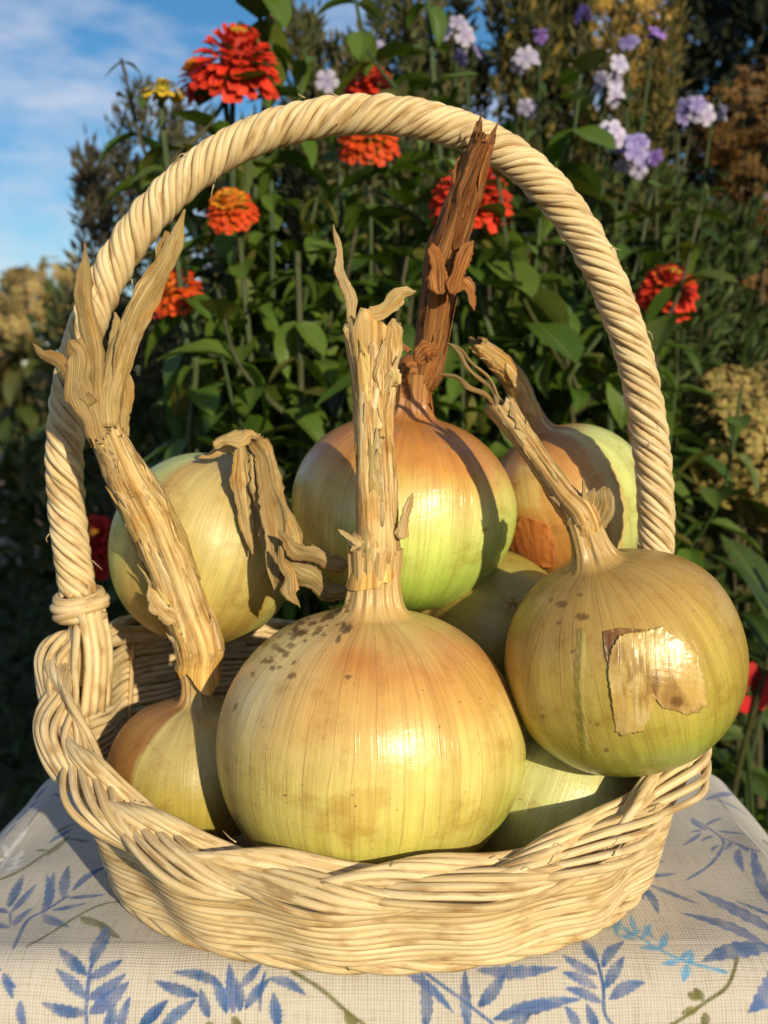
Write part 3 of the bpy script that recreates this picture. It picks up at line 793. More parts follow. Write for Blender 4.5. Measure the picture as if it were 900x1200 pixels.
def onion(label, C, R, H, axis, rn, hn, colf, mat, seed, nu=160, nv=90, **kw):
    e = tag(empty('onion', (C[0], C[1], C[2] - H)), label, 'onion', 'onions piled in the wicker basket')
    v, h, fa = bulb_geo(np.asarray(C), R, H, axis, rn, hn, nu, nv, seed, **kw)
    px, py = proj(v)
    c = colf(h, fa, px, py, v)
    uv = np.stack([fa / (2 * np.pi) + 0.5, h * 0.5 + 0.5], -1)
    c = c * .84 + .16 * (c @ np.array([.3, .6, .1]))[..., None] * np.array([1.12, 1.0, .66])
    mb = MB(); mb.add(v.reshape(-1, 3), grid_faces(*h.shape), uv.reshape(-1, 2), np.clip(c * np.array([0.97, 1.07, 0.90]), 0.005, 0.95).reshape(-1, 3))
    b_ = mb.build('bulb', mat, e)
    ax = np.asarray(axis, float); ax = ax / np.linalg.norm(ax)
    NECK[e] = [np.asarray(C) + ax * (H + hn - .010), np.asarray(C) + ax * (H + hn + .001)]
    return e, v, h, fa
def stem(parent, pts, rad, mat, seed, rag=0.01, n=70, k=26, split=0.0, tint=(0.5, 0.5, 0.5), name='dry_stem', rough=1.0):
    g = np.random.default_rng(seed)
    if parent in NECK and name == 'dry_stem': pts = NECK[parent] + list(pts)
    p = smooth_path(pts, n)
    r = np.interp(np.linspace(0, 1, n), np.linspace(0, 1, len(rad)), rad)
    a = np.linspace(0, 2 * np.pi, k, endpoint=False)
    t = np.linspace(0, 1, n)[:, None]
    prof = np.ones((n, k))
    for kk in (2, 3, 5, 7, 9, 12):
        prof = prof + rough * g.uniform(0.02, 0.065) * np.sin(kk * a[None] + g.uniform(0, 6.28) + t * g.uniform(-3, 3))
    prof = prof + rough * 0.05 * fsum(a[None] * 3, t * 26, seed, 1.6, 3)
    # husk layers that end in small ledges
    for _ in range(int(4 * rough)):
        t0 = g.uniform(0.08, 0.92); a0 = g.uniform(0, 6.28); wd = g.uniform(0.8, 2.0)
        edge = t0 + 0.05 * np.sin(a[None] * 3 + a0) + 0.02 * np.sin(a[None] * 8 + a0)
        ang = np.abs((a[None] - a0 + np.pi) % (2 * np.pi) - np.pi)
        prof = prof + 0.08 * sstep(edge + 0.02, edge, t) * sstep(edge - 0.22, edge, t) * (ang < wd)
    prof = (0.90 + 0.10 * sstep(0.0, 0.16, t)) * (1 + (prof - 1) * sstep(0.03, 0.22, t))
    cb = np.asarray(tint) * (1 + np.array([.10, -.04, -.35]) * sstep(0.30, 0.02, t)[..., None]) * np.ones((n, k, 1))
    mb = MB()
    tube(mb, p, r, k, prof=prof, c=cb, cap=False)
    v = mb.v[0].reshape(n, k, 3)
    T, N_, B_ = frames(p)
    jag = g.uniform(-0.2, 1.0, k) + 0.6 * np.sin(a * 2 + seed)
    dn = np.clip(.0035 + .0035 * np.sin(a * 2 + seed) + .002 * np.sin(a * 5 + seed * 2) + g.normal(0, .0016, k), 0, .011)
    for i, s in ((0, 1.0), (1, .62), (2, .3)):
        rd = v[i] - p[i]; rd /= np.linalg.norm(rd, axis=1)[:, None]
        v[i] += -T[i] * (dn * s)[:, None] + rd * (dn * s * .30 + .0003)[:, None]
    for i, s in ((-1, 1.0), (-2, 0.6), (-3, 0.3)):
        v[i] += T[i] * (jag * rag * s)[:, None]
    # close with a sunken end
    c0 = p[-1] - T[-1] * rag * 0.6
    nb = n * k
    mb.add(np.vstack([c0]), np.zeros((0, 3), int), [[0, 0]], np.asarray(tint) * 0.45)
    last = np.arange((n - 1) * k, n * k)
    mb.f.append(np.stack([last, np.roll(last, -1), np.full(k, nb)], -1))
    return mb.build(name, mat, parent), p, r
def strip(parent, pts, w, mat=None, side=(0.3, -1, 0.1), curl=0.5, name='dry_leaf', tint=(0.5, 0.5, 0.5), n=36, rag=0.08, th=0.0004):
    p = smooth_path(pts, n)
    ww = np.interp(np.linspace(0, 1, n), np.linspace(0, 1, len(w)), w)
    tt_ = np.linspace(0, 1, n)
    w0_ = 0.85 if name == 'dry_leaf' else 0.35
    ph_ = rng.uniform(0, 6.28, 4)
    ww = ww * (0.30 + 0.70 * sstep(1.0, 0.84, tt_)) * (w0_ + (1 - w0_) * sstep(0, 0.10, tt_))
    ww = ww * (1 + .13 * np.sin(tt_ * 9 + ph_[0]) + .09 * np.sin(tt_ * 21 + ph_[1]))
    if name == 'dry_leaf' and n > 16:
        tw = np.cumsum(np.linalg.norm(np.gradient(p, axis=0), axis=1))
        T0 = np.gradient(p, axis=0); T0 /= np.linalg.norm(T0, axis=1)[:, None] + 1e-9
        sd0 = np.asarray(side, float); sd0 = sd0 / np.linalg.norm(sd0)
        cr0 = np.cross(T0, sd0)
        p = p + cr0 * (.0010 * np.sin(tt_ * 12 + ph_[2]) * sstep(0, .2, tt_))[:, None] + sd0 * (.0012 * np.sin(tt_ * 8 + ph_[3]) * sstep(0, .2, tt_))[:, None]
        ang_ = .22 * np.sin(tt_ * 5 + ph_[2]) * sstep(0, .25, tt_)
        side = sd0[None] * np.cos(ang_)[:, None] + cr0 * np.sin(ang_)[:, None]
    mb = MB(); ribbon(mb, p, ww, curl, th, side, np.asarray(tint), 13 if n > 16 else 7, rag)
    return mb.build(name, mat or M_LEAFDRY, parent)
def flakes(parent, p, r, count, seed, mat, size=0.012, tint=(0.55, 0.55, 0.55)):
    """torn bits of husk standing off a stem"""
    g = np.random.default_rng(seed)
    T, N_, B_ = frames(p)
    for c_ in range(count):
        i = int(g.uniform(0.02, 0.88) * len(p)); a = g.uniform(-3.1, 3.1)
        out = N_[i] * math.cos(a) + B_[i] * math.sin(a)
        if out[1] > 0.4: out = out * np.array([1, -1, 1])
        out = out - T[i] * (out @ T[i]); out /= np.linalg.norm(out)
        long_ = c_ % 3 != 0
        L_ = size * (g.uniform(1.5, 3.2) if long_ else g.uniform(.6, 1.2))
        w0 = size * (g.uniform(.5, 1.1) if long_ else g.uniform(.3, .6))
        m_ = 9; q = []
        stp = np.linalg.norm(p[1] - p[0]); sl = g.uniform(-.25, .25)
        sd = np.cross(T[i], out)
        for j in range(m_):
            u_ = j / (m_ - 1); ii = min(len(p) - 1, i + int(L_ * u_ / stp))
            o2 = out + sd * sl * u_; o2 = o2 / np.linalg.norm(o2)
            q.append(p[ii] + o2 * (r[ii] * (1.0 + .04 * u_) + (L_ * .10 if long_ else L_ * .4) * max(0, u_ - .45) ** 1.6))
        if g.uniform() < .35: q = q[::-1]
        tt = np.asarray(tint) * g.uniform(0.62, 1.25) * np.array([1, g.uniform(.88, 1.04), g.uniform(.75, 1.05)])
        strip(parent, q, [w0 * .25, w0 * .85, w0, w0 * .75, w0 * .12], mat, side=out, curl=0.35, name='husk_flake', n=12, rag=0.10, tint=tt, th=0.00015)
def PP(lst, Y0, Y1=None):
    Y1 = Y0 if Y1 is None else Y1
    return [P(x, y, Y0 + (Y1 - Y0) * i / max(1, len(lst) - 1)) for i, (x, y) in enumerate(lst)]
S = srgb
def spots(c, px, py, lst, col, str_=0.8, fa=None):
    for (x, y, rx, ry, a) in lst:
        dx, dy = px - x, py - y
        u_ = dx * math.cos(a) + dy * math.sin(a); v_ = -dx * math.sin(a) + dy * math.cos(a)
        d = np.sqrt((u_ / rx) ** 2 + (v_ / ry) ** 2) + 0.18 * np.sin(dx * 0.9 + y) * np.cos(dy * 0.8)
        m = sstep(1.15, 0.75, d) * str_ * (np.abs(fa) < 1.9)
        c = mixc(c, col, m)
    return c
# --- 1 front
def col1(h, fa, px, py, v):
    n = fsum(fa * 3, h * 2, 21, 1.3, 4)
    c = hgrad(h + 0.14 * n, [(-1, S(146, 150, 44)), (-0.75, S(172, 168, 58)), (-0.4, S(206, 184, 90)), (0.0, S(220, 192, 116)), (0.3, S(222, 184, 116)), (0.55, S(214, 156, 86)), (0.78, S(208, 138, 70)), (0.98, S(212, 164, 104)), (1.3, S(206, 164, 108))])
    c = mixc(c, S(212, 158, 112), sstep(-0.5, -1.3, fa) * 0.55)
    c = mixc(c, S(226, 194, 150), sstep(0.0, 0.6, h) * sstep(-0.25, -0.8, fa + 0.15 * n) * sstep(1.05, 0.8, h) * 0.9)
    c = mixc(c, S(170, 176, 64), sstep(0.6, 1.3, fa) * sstep(0.4, -0.3, h) * 0.7)
    c = mixc(c, S(190, 104, 40), np.exp(-((px - 425) / 45) ** 2 - ((py - 775) / 20) ** 2) * 0.6)
    # a brown old-skin patch near the bottom
    m = sstep(1.1, 0.7, np.hypot((px - 415) / 40, (py - 962) / 36) + 0.45 * fsum(px * .04, py * .04, 12, 2.0, 4)) * (np.abs(fa) < 1.4)
    c = mixc(c, S(196, 142, 52), m * 0.45)
    g = np.random.default_rng(5)
    L1 = []
    for _ in range(58):
        k_ = g.uniform(0.35, 1.0) ** 1.5
        L1.append((g.uniform(306, 410), 0, 5.2 * k_ + .8, 3.0 * k_ + .7, g.normal(-.35, .4)))
    L1 = [(x, 752 - (x - 312) * 0.36 + g.normal(0, 13), rx, ry, a) for x, _, rx, ry, a in L1]
    L1 += [(311, 775, 4, 3, 0), (319, 783, 4, 3, 0), (342, 792, 6, 3, -.5), (296, 790, 3, 4, 0), (318, 770, 3, 2, 0), (332, 762, 3, 2, 0), (276, 828, 2, 6, .3), (404, 738, 7, 5, 0), (385, 722, 8, 4, -.4), (352, 742, 7, 4, -.2), (408, 793, 5, 2.5, 0)]
    c = spots(c, px, py, L1, S(84, 58, 40), 0.78, fa)
    return c * 0.90
o1 = onion('biggest onion at the front of the basket, golden with black specks beside its neck', P(434, 870, 0.424), 0.0650, 0.0570, (0.02, 0.02, 1), 0.0112, 0.027, col1,
           bulb_mat('golden skin', 46, 0.62, (0.36, 0.19, 0.06), 0.26), 1, 420, 230)
e = o1[0]
s1, p1, r1_ = stem(e, PP([(442, 640), (440, 570), (437, 500), (437, 440), (436, 388)], 0.424, 0.424), [.0110, .0108, .0100, .0082, .0077, .0077, .0092, .0118], M_HUSK, 31, 0.006, tint=(.52, .50, .46))
flakes(e, p1, r1_, 20, 41, M_HUSK, 0.010)
strip(e, PP([(456, 452), (459, 420), (463, 374)], .419), [.0085, .0085, .006], M_HUSK, tint=(.5, .48, .42))
strip(e, PP([(414, 392), (409, 350), (402, 320), (396, 290), (394, 263)], .420), [.004, .0052, .0036, .0032, .002], tint=(.55, .52, .48))
strip(e, PP([(420, 384), (440, 366), (468, 348), (487, 338)], .418, .425), [.004, .006, .006, .0035], tint=(.62, .58, .48))
strip(e, PP([(470, 632), (476, 605), (484, 578)], .418), [.006, .004, .002], M_HUSK, name='husk_flake')
strip(e, PP([(424, 640), (410, 630), (396, 620)], .416), [.003, .0025, .001], M_HUSK, name='husk_flake')
# --- 2 right
def col2(h, fa, px, py, v):
    n = fsum(fa * 3, h * 2, 22, 1.3, 4)
    c = hgrad(h + 0.12 * n, [(-1, S(150, 140, 40)), (-0.6, S(168, 158, 52)), (-0.2, S(186, 160, 70)), (0.3, S(196, 160, 82)), (0.7, S(190, 142, 72)), (1.0, S(186, 140, 78)), (1.3, S(180, 140, 84))])
    c = mixc(c, S(180, 130, 44), sstep(0.6, 1.2, fa) * 0.6)
    c = mixc(c, S(150, 160, 56), sstep(-0.3, -0.6, h) * sstep(1.0, 0.2, np.abs(fa)) * 0.6)
    c = mixc(c, S(120, 84, 30), sstep(0.012, 0.0, np.abs(fa + 1.12 - 0.25 * h)) * 0.6 * (h > -0.4))
    # the skin split showing green
    xs = np.interp(py, [735, 800, 850, 890], [681, 677, 681, 686])
    wv = np.interp(py, [732, 760, 850, 892], [0.4, 1.6, 2.2, 0.4])
    front = (np.abs(fa) < 1.5)
    c = mixc(c, S(112, 122, 56), 0.8 * sstep(1.3, 0.6, np.abs(px - xs) / wv) * (py > 732) * (py < 892) * front)
    c = mixc(c, S(120, 90, 40), sstep(1.2, 0.4, np.abs(px - xs + 4) / 1.6) * (py > 735) * (py < 890) * front * 0.6)
    c = mixc(c, S(222, 196, 130), sstep(1.4, 0.6, np.abs(px - xs - 5) / 2.0) * (py > 740) * (py < 880) * front * 0.5)
    c = spots(c, px, py, [(658, 708, 7, 4, 0), (683, 723, 9, 4, .1), (654, 731, 3, 2, 0), (646, 703, 3, 2, 0), (680, 697, 4, 2, 0), (700, 848, 3, 2, 0), (711, 879, 4, 2, 0), (636, 840, 4, 2, 0), (670, 763, 2, 1.5, 0)], S(96, 56, 26), 0.75, fa)
    return c * 0.86
o2 = onion('right-hand onion with olive skin, a torn papery patch and a green split', P(731, 773, 0.418), 0.0500, 0.0448, (-0.33, -0.08, 1), 0.0072, 0.019, col2,
           bulb_mat('olive skin', 42, 0.55, (0.30, 0.17, 0.05), 0.24), 2, 300, 170)
e, v2, h2, f2 = o2
pts2 = PP([(664, 585), (640, 552), (612, 512), (588, 480)], .417, .442)
s2, p2, r2_ = stem(e, pts2, [.0072, .0070, .0058, .0046, .0046, .0062], M_HUSK, 32, 0.004, 60, 22, tint=(.44, .40, .34))
flakes(e, p2, r2_, 11, 42, M_HUSK, 0.008)
for pts, w in (([(590, 480), (575, 455), (548, 425), (522, 400)], [.0024, .0022, .0018, .0012]), ([(586, 478), (562, 458), (540, 445), (514, 435)], [.0026, .0024, .0022, .0014]), ([(592, 476), (570, 440), (545, 415), (524, 398)], [.0015, .0015, .0012, .0008])):
    strip(e, PP(pts, .441, .452), w, tint=(.40, .36, .30), curl=1.2)
for pts, w, tn in (([(686, 628), (692, 600), (697, 572)], [.007, .0085, .004], .38), ([(694, 625), (708, 600), (709, 570)], [.007, .010, .006], .30), ([(700, 622), (716, 598), (714, 572)], [.005, .007, .003], .33), ([(676, 622), (672, 612), (668, 606)], [.005, .005, .002], .3), ([(684, 610), (686, 580), (684, 560)], [.003, .002, .001], .4)):
    strip(e, PP(pts, .409), w, M_HUSK, tint=(tn, tn, tn * .9), curl=0.9, name='husk_flake')
from mathutils.bvhtree import BVHTree
def skin_patch(e, v, h, fa, poly, cen, lift, name, mat, seed, colf, curl=0.0014, jag=3.0):
    """a torn sheet of old skin lying on the bulb, its rim lifted: a fine grid laid on the bulb's surface"""
    bvh = BVHTree.FromPolygons([tuple(q) for q in v.reshape(-1, 3)], grid_faces(*h.shape).tolist())
    g = np.random.default_rng(seed)
    na, nr = 220, 26
    pl = np.array(poly + [poly[0]], float)
    L_ = np.concatenate([[0], np.cumsum(np.hypot(*np.diff(pl, axis=0).T))])
    s_a = np.linspace(0, L_[-1], na, endpoint=False)
    bx, by = np.interp(s_a, L_, pl[:, 0]), np.interp(s_a, L_, pl[:, 1])
    rad_n = 1 + jag * 0.008 * (fsum(s_a * .10, s_a * .03, seed, 1.5, 4) + 0.35 * g.normal(0, 1, na))
    bx, by = cen[0] + (bx - cen[0]) * rad_n, cen[1] + (by - cen[1]) * rad_n
    rr = np.linspace(0.02, 1, nr) ** 0.8
    X = cen[0] + (bx - cen[0])[None] * rr[:, None]; Y = cen[1] + (by - cen[1])[None] * rr[:, None]
    top = np.zeros((nr, na, 3)); nrm = np.zeros((nr, na, 3))
    for i in range(nr):
        for j in range(na):
            d = FW + np.array([1, 0, 0]) * (X[i, j] - 450) / 1200 + UP * (600 - Y[i, j]) / 1200
            hit, n_, _, _ = bvh.ray_cast(Vector(CAM), Vector(d))
            if hit is None: hit, n_ = Vector(top[i - 1, j]), Vector(nrm[i - 1, j])
            n_ = np.array(n_); top[i, j] = hit; nrm[i, j] = n_ * (-1 if n_ @ d > 0 else 1)
    n2 = fsum(X * .05, Y * .05, seed, 2.2, 4)
    off = lift + curl * np.clip(rr[:, None] - .72, 0, 1) ** 1.5 * 6 * np.clip(.5 + n2, 0.05, 1.4) + 0.00028 * fsum(X * .10, Y * .05, seed + 4, 1.6, 4)
    t_, b_ = top + nrm * off[..., None], top + nrm * (off - .00025)[..., None]
    idx = np.arange(nr * na).reshape(nr, na)
    q = np.stack([idx[:-1], np.roll(idx[:-1], -1, 1), np.roll(idx[1:], -1, 1), idx[1:]], -1).reshape(-1, 4)
    ed = np.stack([idx[-1], np.roll(idx[-1], -1), np.roll(idx[-1], -1) + nr * na, idx[-1] + nr * na], -1)
    cap = np.array([list(idx[0][::-1])])
    uv = np.stack([X / 900, Y / 300], -1).reshape(-1, 2)
    c = colf(X, Y).reshape(-1, 3)
    mb = MB(); mb.add(np.concatenate([t_.reshape(-1, 3), b_.reshape(-1, 3)]), np.concatenate([q, q[:, ::-1] + nr * na, ed]), np.concatenate([uv, uv]), np.concatenate([c, c]))
    mb.f.append(cap)
    return mb.build(name, mat, e)
M_PAPER = bulb_mat('papery old skin', 60, 0.35, (0.30, 0.18, 0.08), 0.26, 0.10, neck=0)
def pcol(x, y):
    n = fsum(x * .05, y * .05, 55, 2.4, 4)
    pt = np.tile(S(200, 166, 96), x.shape + (1,)).reshape(x.shape + (3,))
    pt = mixc(pt, S(214, 186, 124), sstep(-0.1, 0.6, n))
    pt = mixc(pt, S(150, 112, 60), sstep(0.1, 0.7, fsum(x * .07, y * .03, 77, 2.0, 4)) * 0.7)
    pt = mixc(pt, S(110, 72, 36), sstep(1, 0.5, np.hypot((x - 768) / 5, (y - 801) / 20)) * 0.7)
    pt = mixc(pt, S(120, 84, 44), sstep(1, 0.6, np.hypot((x - 792) / 10, (y - 822) / 8)) * 0.9)
    return pt * 0.9
def pcol_d(x, y):
    return np.tile(S(134, 94, 44) * .9, x.shape + (1,)).reshape(x.shape + (3,)) * (1 + .2 * fsum(x * .1, y * .1, 5, 2, 3))[..., None]
skin_patch(e, v2, h2, f2, [(707, 740), (726, 736), (756, 738), (740, 745), (726, 754), (719, 768), (714, 786), (710, 768)], (718, 748), 0.0003, 'papery_skin', M_PAPER, 62, pcol_d, 0.0004, 1.6)
skin_patch(e, v2, h2, f2, [(716, 760), (730, 744), (775, 736), (805, 752), (824, 786), (827, 826), (818, 834), (806, 838), (792, 832), (776, 829), (768, 818), (762, 836), (752, 858), (735, 861), (722, 858), (717, 822), (713, 788)], (752, 790), 0.00045, 'papery_skin', M_PAPER, 61, pcol, 0.0005, 4.5)
# --- 3 green, behind the middle
def col3(h, fa, px, py, v):
    n = fsum(fa * 3, h * 2, 23, 1.3, 4)
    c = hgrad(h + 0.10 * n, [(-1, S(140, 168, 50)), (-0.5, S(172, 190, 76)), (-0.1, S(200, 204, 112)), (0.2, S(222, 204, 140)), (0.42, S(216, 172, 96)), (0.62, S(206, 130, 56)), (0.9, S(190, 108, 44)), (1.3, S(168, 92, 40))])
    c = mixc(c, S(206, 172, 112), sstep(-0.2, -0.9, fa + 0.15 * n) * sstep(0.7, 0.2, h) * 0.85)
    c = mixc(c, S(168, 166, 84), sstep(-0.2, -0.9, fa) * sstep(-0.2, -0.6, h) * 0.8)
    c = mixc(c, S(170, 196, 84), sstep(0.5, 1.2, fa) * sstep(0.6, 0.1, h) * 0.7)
    c = spots(c, px, py, [(568, 622, 3, 2, -.6), (516, 590, 2, 1.5, 0)], S(120, 70, 30), 0.7, fa)
    return c * 0.90
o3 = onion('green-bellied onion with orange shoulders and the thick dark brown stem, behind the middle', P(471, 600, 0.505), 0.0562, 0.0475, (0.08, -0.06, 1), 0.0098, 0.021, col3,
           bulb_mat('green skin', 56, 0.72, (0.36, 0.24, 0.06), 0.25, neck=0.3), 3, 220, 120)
e = o3[0]
s3, p3, r3_ = stem(e, PP([(498, 440), (510, 370), (520, 310), (535, 262), (550, 215), (566, 163)], .500, .462), [.0098, .0092, .0078, .0073, .0076, .0088, .0073, .0059, .0044], M_HUSKD, 33, 0.007, 80, 26, tint=(.5, .5, .5))
flakes(e, p3, r3_, 22, 43, M_HUSKD, 0.011)
for pts, w in (([(516, 345), (514, 310), (507, 285)], [.009, .008, .004]), ([(530, 345), (545, 300), (555, 282)], [.008, .007, .003]), ([(542, 255), (541, 210), (545, 178)], [.007, .007, .005]), ([(488, 425), (500, 412), (515, 408)], [.008, .009, .006])):
    strip(e, PP(pts, .468), w, M_HUSKD, tint=(.6, .55, .45), name='husk_flake')
strip(e, PP([(540, 328), (551, 335), (556, 364)], .472), [.004, .006, .002], M_HUSKD, tint=(.7, .7, .7), name='husk_flake')
strip(e, PP([(482, 412), (466, 402), (452, 396)], .474), [.003, .0025, .0015], M_HUSKD, tint=(.6, .6, .6), name='husk_flake')
# --- 4 back left
def col4(h, fa, px, py, v):
    n = fsum(fa * 3, h * 2, 24, 1.4, 4)
    c = hgrad(h + 0.10 * n, [(-1, S(150, 120, 40)), (-0.6, S(176, 136, 56)), (-0.2, S(196, 166, 92)), (0.3, S(206, 178, 120)), (0.7, S(196, 164, 112)), (1.0, S(186, 156, 110)), (1.3, S(170, 136, 86))])
    c = mixc(c, S(186, 196, 128), sstep(-0.55, -0.95, fa + 0.1 * n) * 0.85)
    c = mixc(c, S(196, 146, 90), np.exp(-((fa + 0.62) / 0.16) ** 2) * 0.6 * sstep(-0.9, 0.4, h))
    c = mixc(c, S(190, 196, 120), sstep(0.9, 1.2, fa) * 0.6)
    return c * 0.88
o4 = onion('beige onion at the back left with its dry neck folded over to the right', P(241, 643, 0.505), 0.0468, 0.0470, (0.34, -0.02, 1), 0.0060, 0.003, col4,
           bulb_mat('beige skin', 52, 0.55, (0.30, 0.20, 0.09), 0.40), 4, 200, 110)
e = o4[0]
strip(e, PP([(290, 514), (305, 530), (318, 565), (327, 612), (334, 660), (344, 704)], .474, .444), [.006, .013, .018, .018, .014, .004], tint=(.46, .42, .33), curl=0.28, n=34, side=(.35, -1, .25))
strip(e, PP([(232, 536), (262, 524), (288, 514), (305, 510)], .478, .474), [.001, .009, .015, .002], tint=(.56, .52, .42), curl=0.3, side=(-.1, -.8, .6))
strip(e, PP([(296, 518), (308, 545), (318, 590), (322, 645), (326, 700)], .470, .440), [.004, .008, .010, .009, .003], tint=(.38, .34, .26), curl=-0.4, side=(.1, -1, .1))
strip(e, PP([(282, 517), (282, 560), (288, 610), (296, 650)], .466, .458), [.004, .009, .008, .002], tint=(.54, .49, .38), curl=0.2, side=(-.1, -1, .2), name='loose_skin')
strip(e, PP([(326, 622), (352, 645), (380, 657), (412, 662)], .436, .44), [.001, .008, .008, .006], tint=(.40, .37, .30), curl=0.7)
strip(e, PP([(330, 636), (352, 672), (382, 690), (410, 697)], .440, .445), [.002, .011, .010, .007], tint=(.34, .32, .24), curl=0.7)
strip(e, PP([(328, 640), (336, 668), (342, 692), (350, 714)], .432, .436), [.001, .006, .007, .001], tint=(.45, .40, .30), curl=0.7)
strip(e, PP([(250, 522), (285, 513), (308, 510)], .466), [.004, .006, .001], tint=(.6, .55, .45))
# --- 5 front left
def col5(h, fa, px, py, v):
    n = fsum(fa * 3, h * 2, 25, 1.4, 4)
    c = hgrad(h + 0.10 * n, [(-1, S(150, 125, 30)), (-0.5, S(176, 146, 50)), (0.0, S(186, 158, 78)), (0.5, S(186, 158, 102)), (0.9, S(188, 160, 112)), (1.3, S(180, 146, 96))])
    m = sstep(-0.55, -0.62, fa - 0.12 * h + 0.05 * n)
    c = mixc(c, S(172, 106, 58), m * 0.9)
    c = mixc(c, S(218, 190, 130), np.exp(-((fa - 0.12 * h + 0.52 + .05 * n) / 0.035) ** 2) * 0.7)
    return c * 0.86
o5 = onion('small onion tucked into the left front of the basket, under a tall split dry stem', P(229, 900, 0.462), 0.0412, 0.0320, (0.05, 0.0, 1), 0.0112, 0.026, col5,
           bulb_mat('tan skin', 44, 0.45, (0.32, 0.20, 0.08), 0.36), 5, 180, 110)
e = o5[0]
s5, p5, r5_ = stem(e, PP([(218, 716), (196, 655), (172, 598), (148, 556), (128, 512)], .462, .440), [.0113, .0112, .0112, .0114, .0114, .0104, .0090, .0076], M_HUSK, 35, 0.006, 80, 26, tint=(.50, .47, .41))
flakes(e, p5, r5_, 24, 45, M_HUSK, 0.011)
L5 = .438
strip(e, PP([(126, 530), (112, 470), (106, 400), (100, 340), (97, 284)], L5), [.011, .011, .0075, .0068, .0035], tint=(.42, .38, .30), n=30, curl=0.8)
strip(e, PP([(116, 520), (100, 470), (92, 420), (86, 398)], L5 - .002), [.009, .0115, .011, .009], tint=(.40, .36, .29), n=24, curl=0.6)
strip(e, PP([(128, 500), (128, 450), (146, 400), (174, 345), (198, 295), (219, 246)], L5, L5 + .012), [.008, .0085, .0105, .0098, .0080, .0035], tint=(.52, .48, .38), n=34, curl=0.8)
strip(e, PP([(134, 505), (138, 440), (160, 380), (182, 325), (199, 272)], L5 + .003, L5 + .015), [.006, .007, .009, .009, .006], tint=(.44, .40, .31), n=30, curl=-0.5)
strip(e, PP([(108, 474), (88, 450), (66, 425), (50, 412), (36, 404)], L5 - .003), [.0055, .008, .006, .0035, .0018], tint=(.34, .30, .22), n=22, curl=0.9)
strip(e, PP([(146, 512), (147, 460), (137, 400), (134, 366)], L5 + .008), [.005, .0045, .0055, .003], tint=(.50, .46, .36), curl=0.7)
strip(e, PP([(150, 568), (162, 575), (174, 592)], L5), [.006, .007, .002], M_HUSK, name='husk_flake')
strip(e, PP([(206, 728), (186, 712), (174, 686)], .447), [.008, .008, .002], M_HUSK, name='husk_flake')
# --- 6 back right
def col6(h, fa, px, py, v):
    n = fsum(fa * 3, h * 2, 26, 1.4, 4)
    c = hgrad(h + 0.10 * n, [(-1, S(180, 110, 40)), (-0.3, S(206, 128, 60)), (0.3, S(212, 148, 82)), (0.7, S(200, 130, 70)), (1.0, S(178, 110, 56)), (1.3, S(160, 110, 60))])
    c = mixc(c, S(198, 200, 130), sstep(0.42, 0.55, fa - 0.25 * h + 0.05 * n) * sstep(1.0, 0.75, h) * 0.95)
    c = mixc(c, S(222, 190, 140), sstep(0.22, 0.35, fa - 0.25 * h + 0.05 * n) * sstep(0.55, 0.40, fa - 0.25 * h) * 0.7)
    c = mixc(c, S(220, 184, 120), sstep(1, 0.8, np.maximum(np.abs(px - 618) / 16, np.abs(py - 570) / 28)) * 0.6)
    c = mixc(c, S(170, 88, 46), sstep(610, 640, py) * sstep(660, 620, px) * 0.5)
    return c * 0.90
o6 = onion('orange onion at the back right with one pale green side, behind the leaning stem', P(666, 590, 0.555), 0.0452, 0.0420, (-0.46, 0.0, 1), 0.0070, 0.012, col6,
           bulb_mat('orange skin', 44, 0.40, (0.36, 0.18, 0.06), 0.30, neck=0.3), 6, 180, 110)
e, v6, h6, f6 = o6
s6, p6, r6_ = stem(e, PP([(606, 452), (590, 428), (562, 405)], .552, .535), [.0070, .0070, .0066, .0062, .0058, .0040], M_HUSK, 36, 0.004, 50, 20, tint=(.42, .38, .28))
flakes(e, p6, r6_, 9, 46, M_HUSK, 0.010)
M_OSK = bulb_mat('orange loose skin', 50, 0.3, (0.4, 0.16, 0.05), 0.30, 0.06, neck=0)
skin_patch(e, v6, h6, f6, [(596, 632), (612, 604), (640, 612), (652, 640), (648, 664), (598, 660)], (622, 640), 0.0004, 'loose_skin', M_OSK, 71, lambda x, y: np.tile(S(200, 120, 64, .9), x.shape + (1,)).reshape(x.shape + (3,)), .001)
# --- 7 under the right one
def col7(h, fa, px, py, v):
    n = fsum(fa * 3, h * 2, 27, 1.4, 4)
    c = hgrad(h + 0.10 * n, [(-1, S(176, 174, 84)), (-0.2, S(208, 200, 132)), (0.4, S(212, 202, 146)), (1.0, S(196, 178, 124)), (1.3, S(180, 160, 110))])
    return c * 0.85
o7 = onion('pale green striped onion low at the right front, under the right-hand onion', P(648, 940, 0.446), 0.0430, 0.0390, (0.35, 0.3, 1), 0.008, 0.006, col7,
           bulb_mat('pale green skin', 34, 0.6, (0.62, 0.60, 0.40), 0.28), 7, 160, 90)
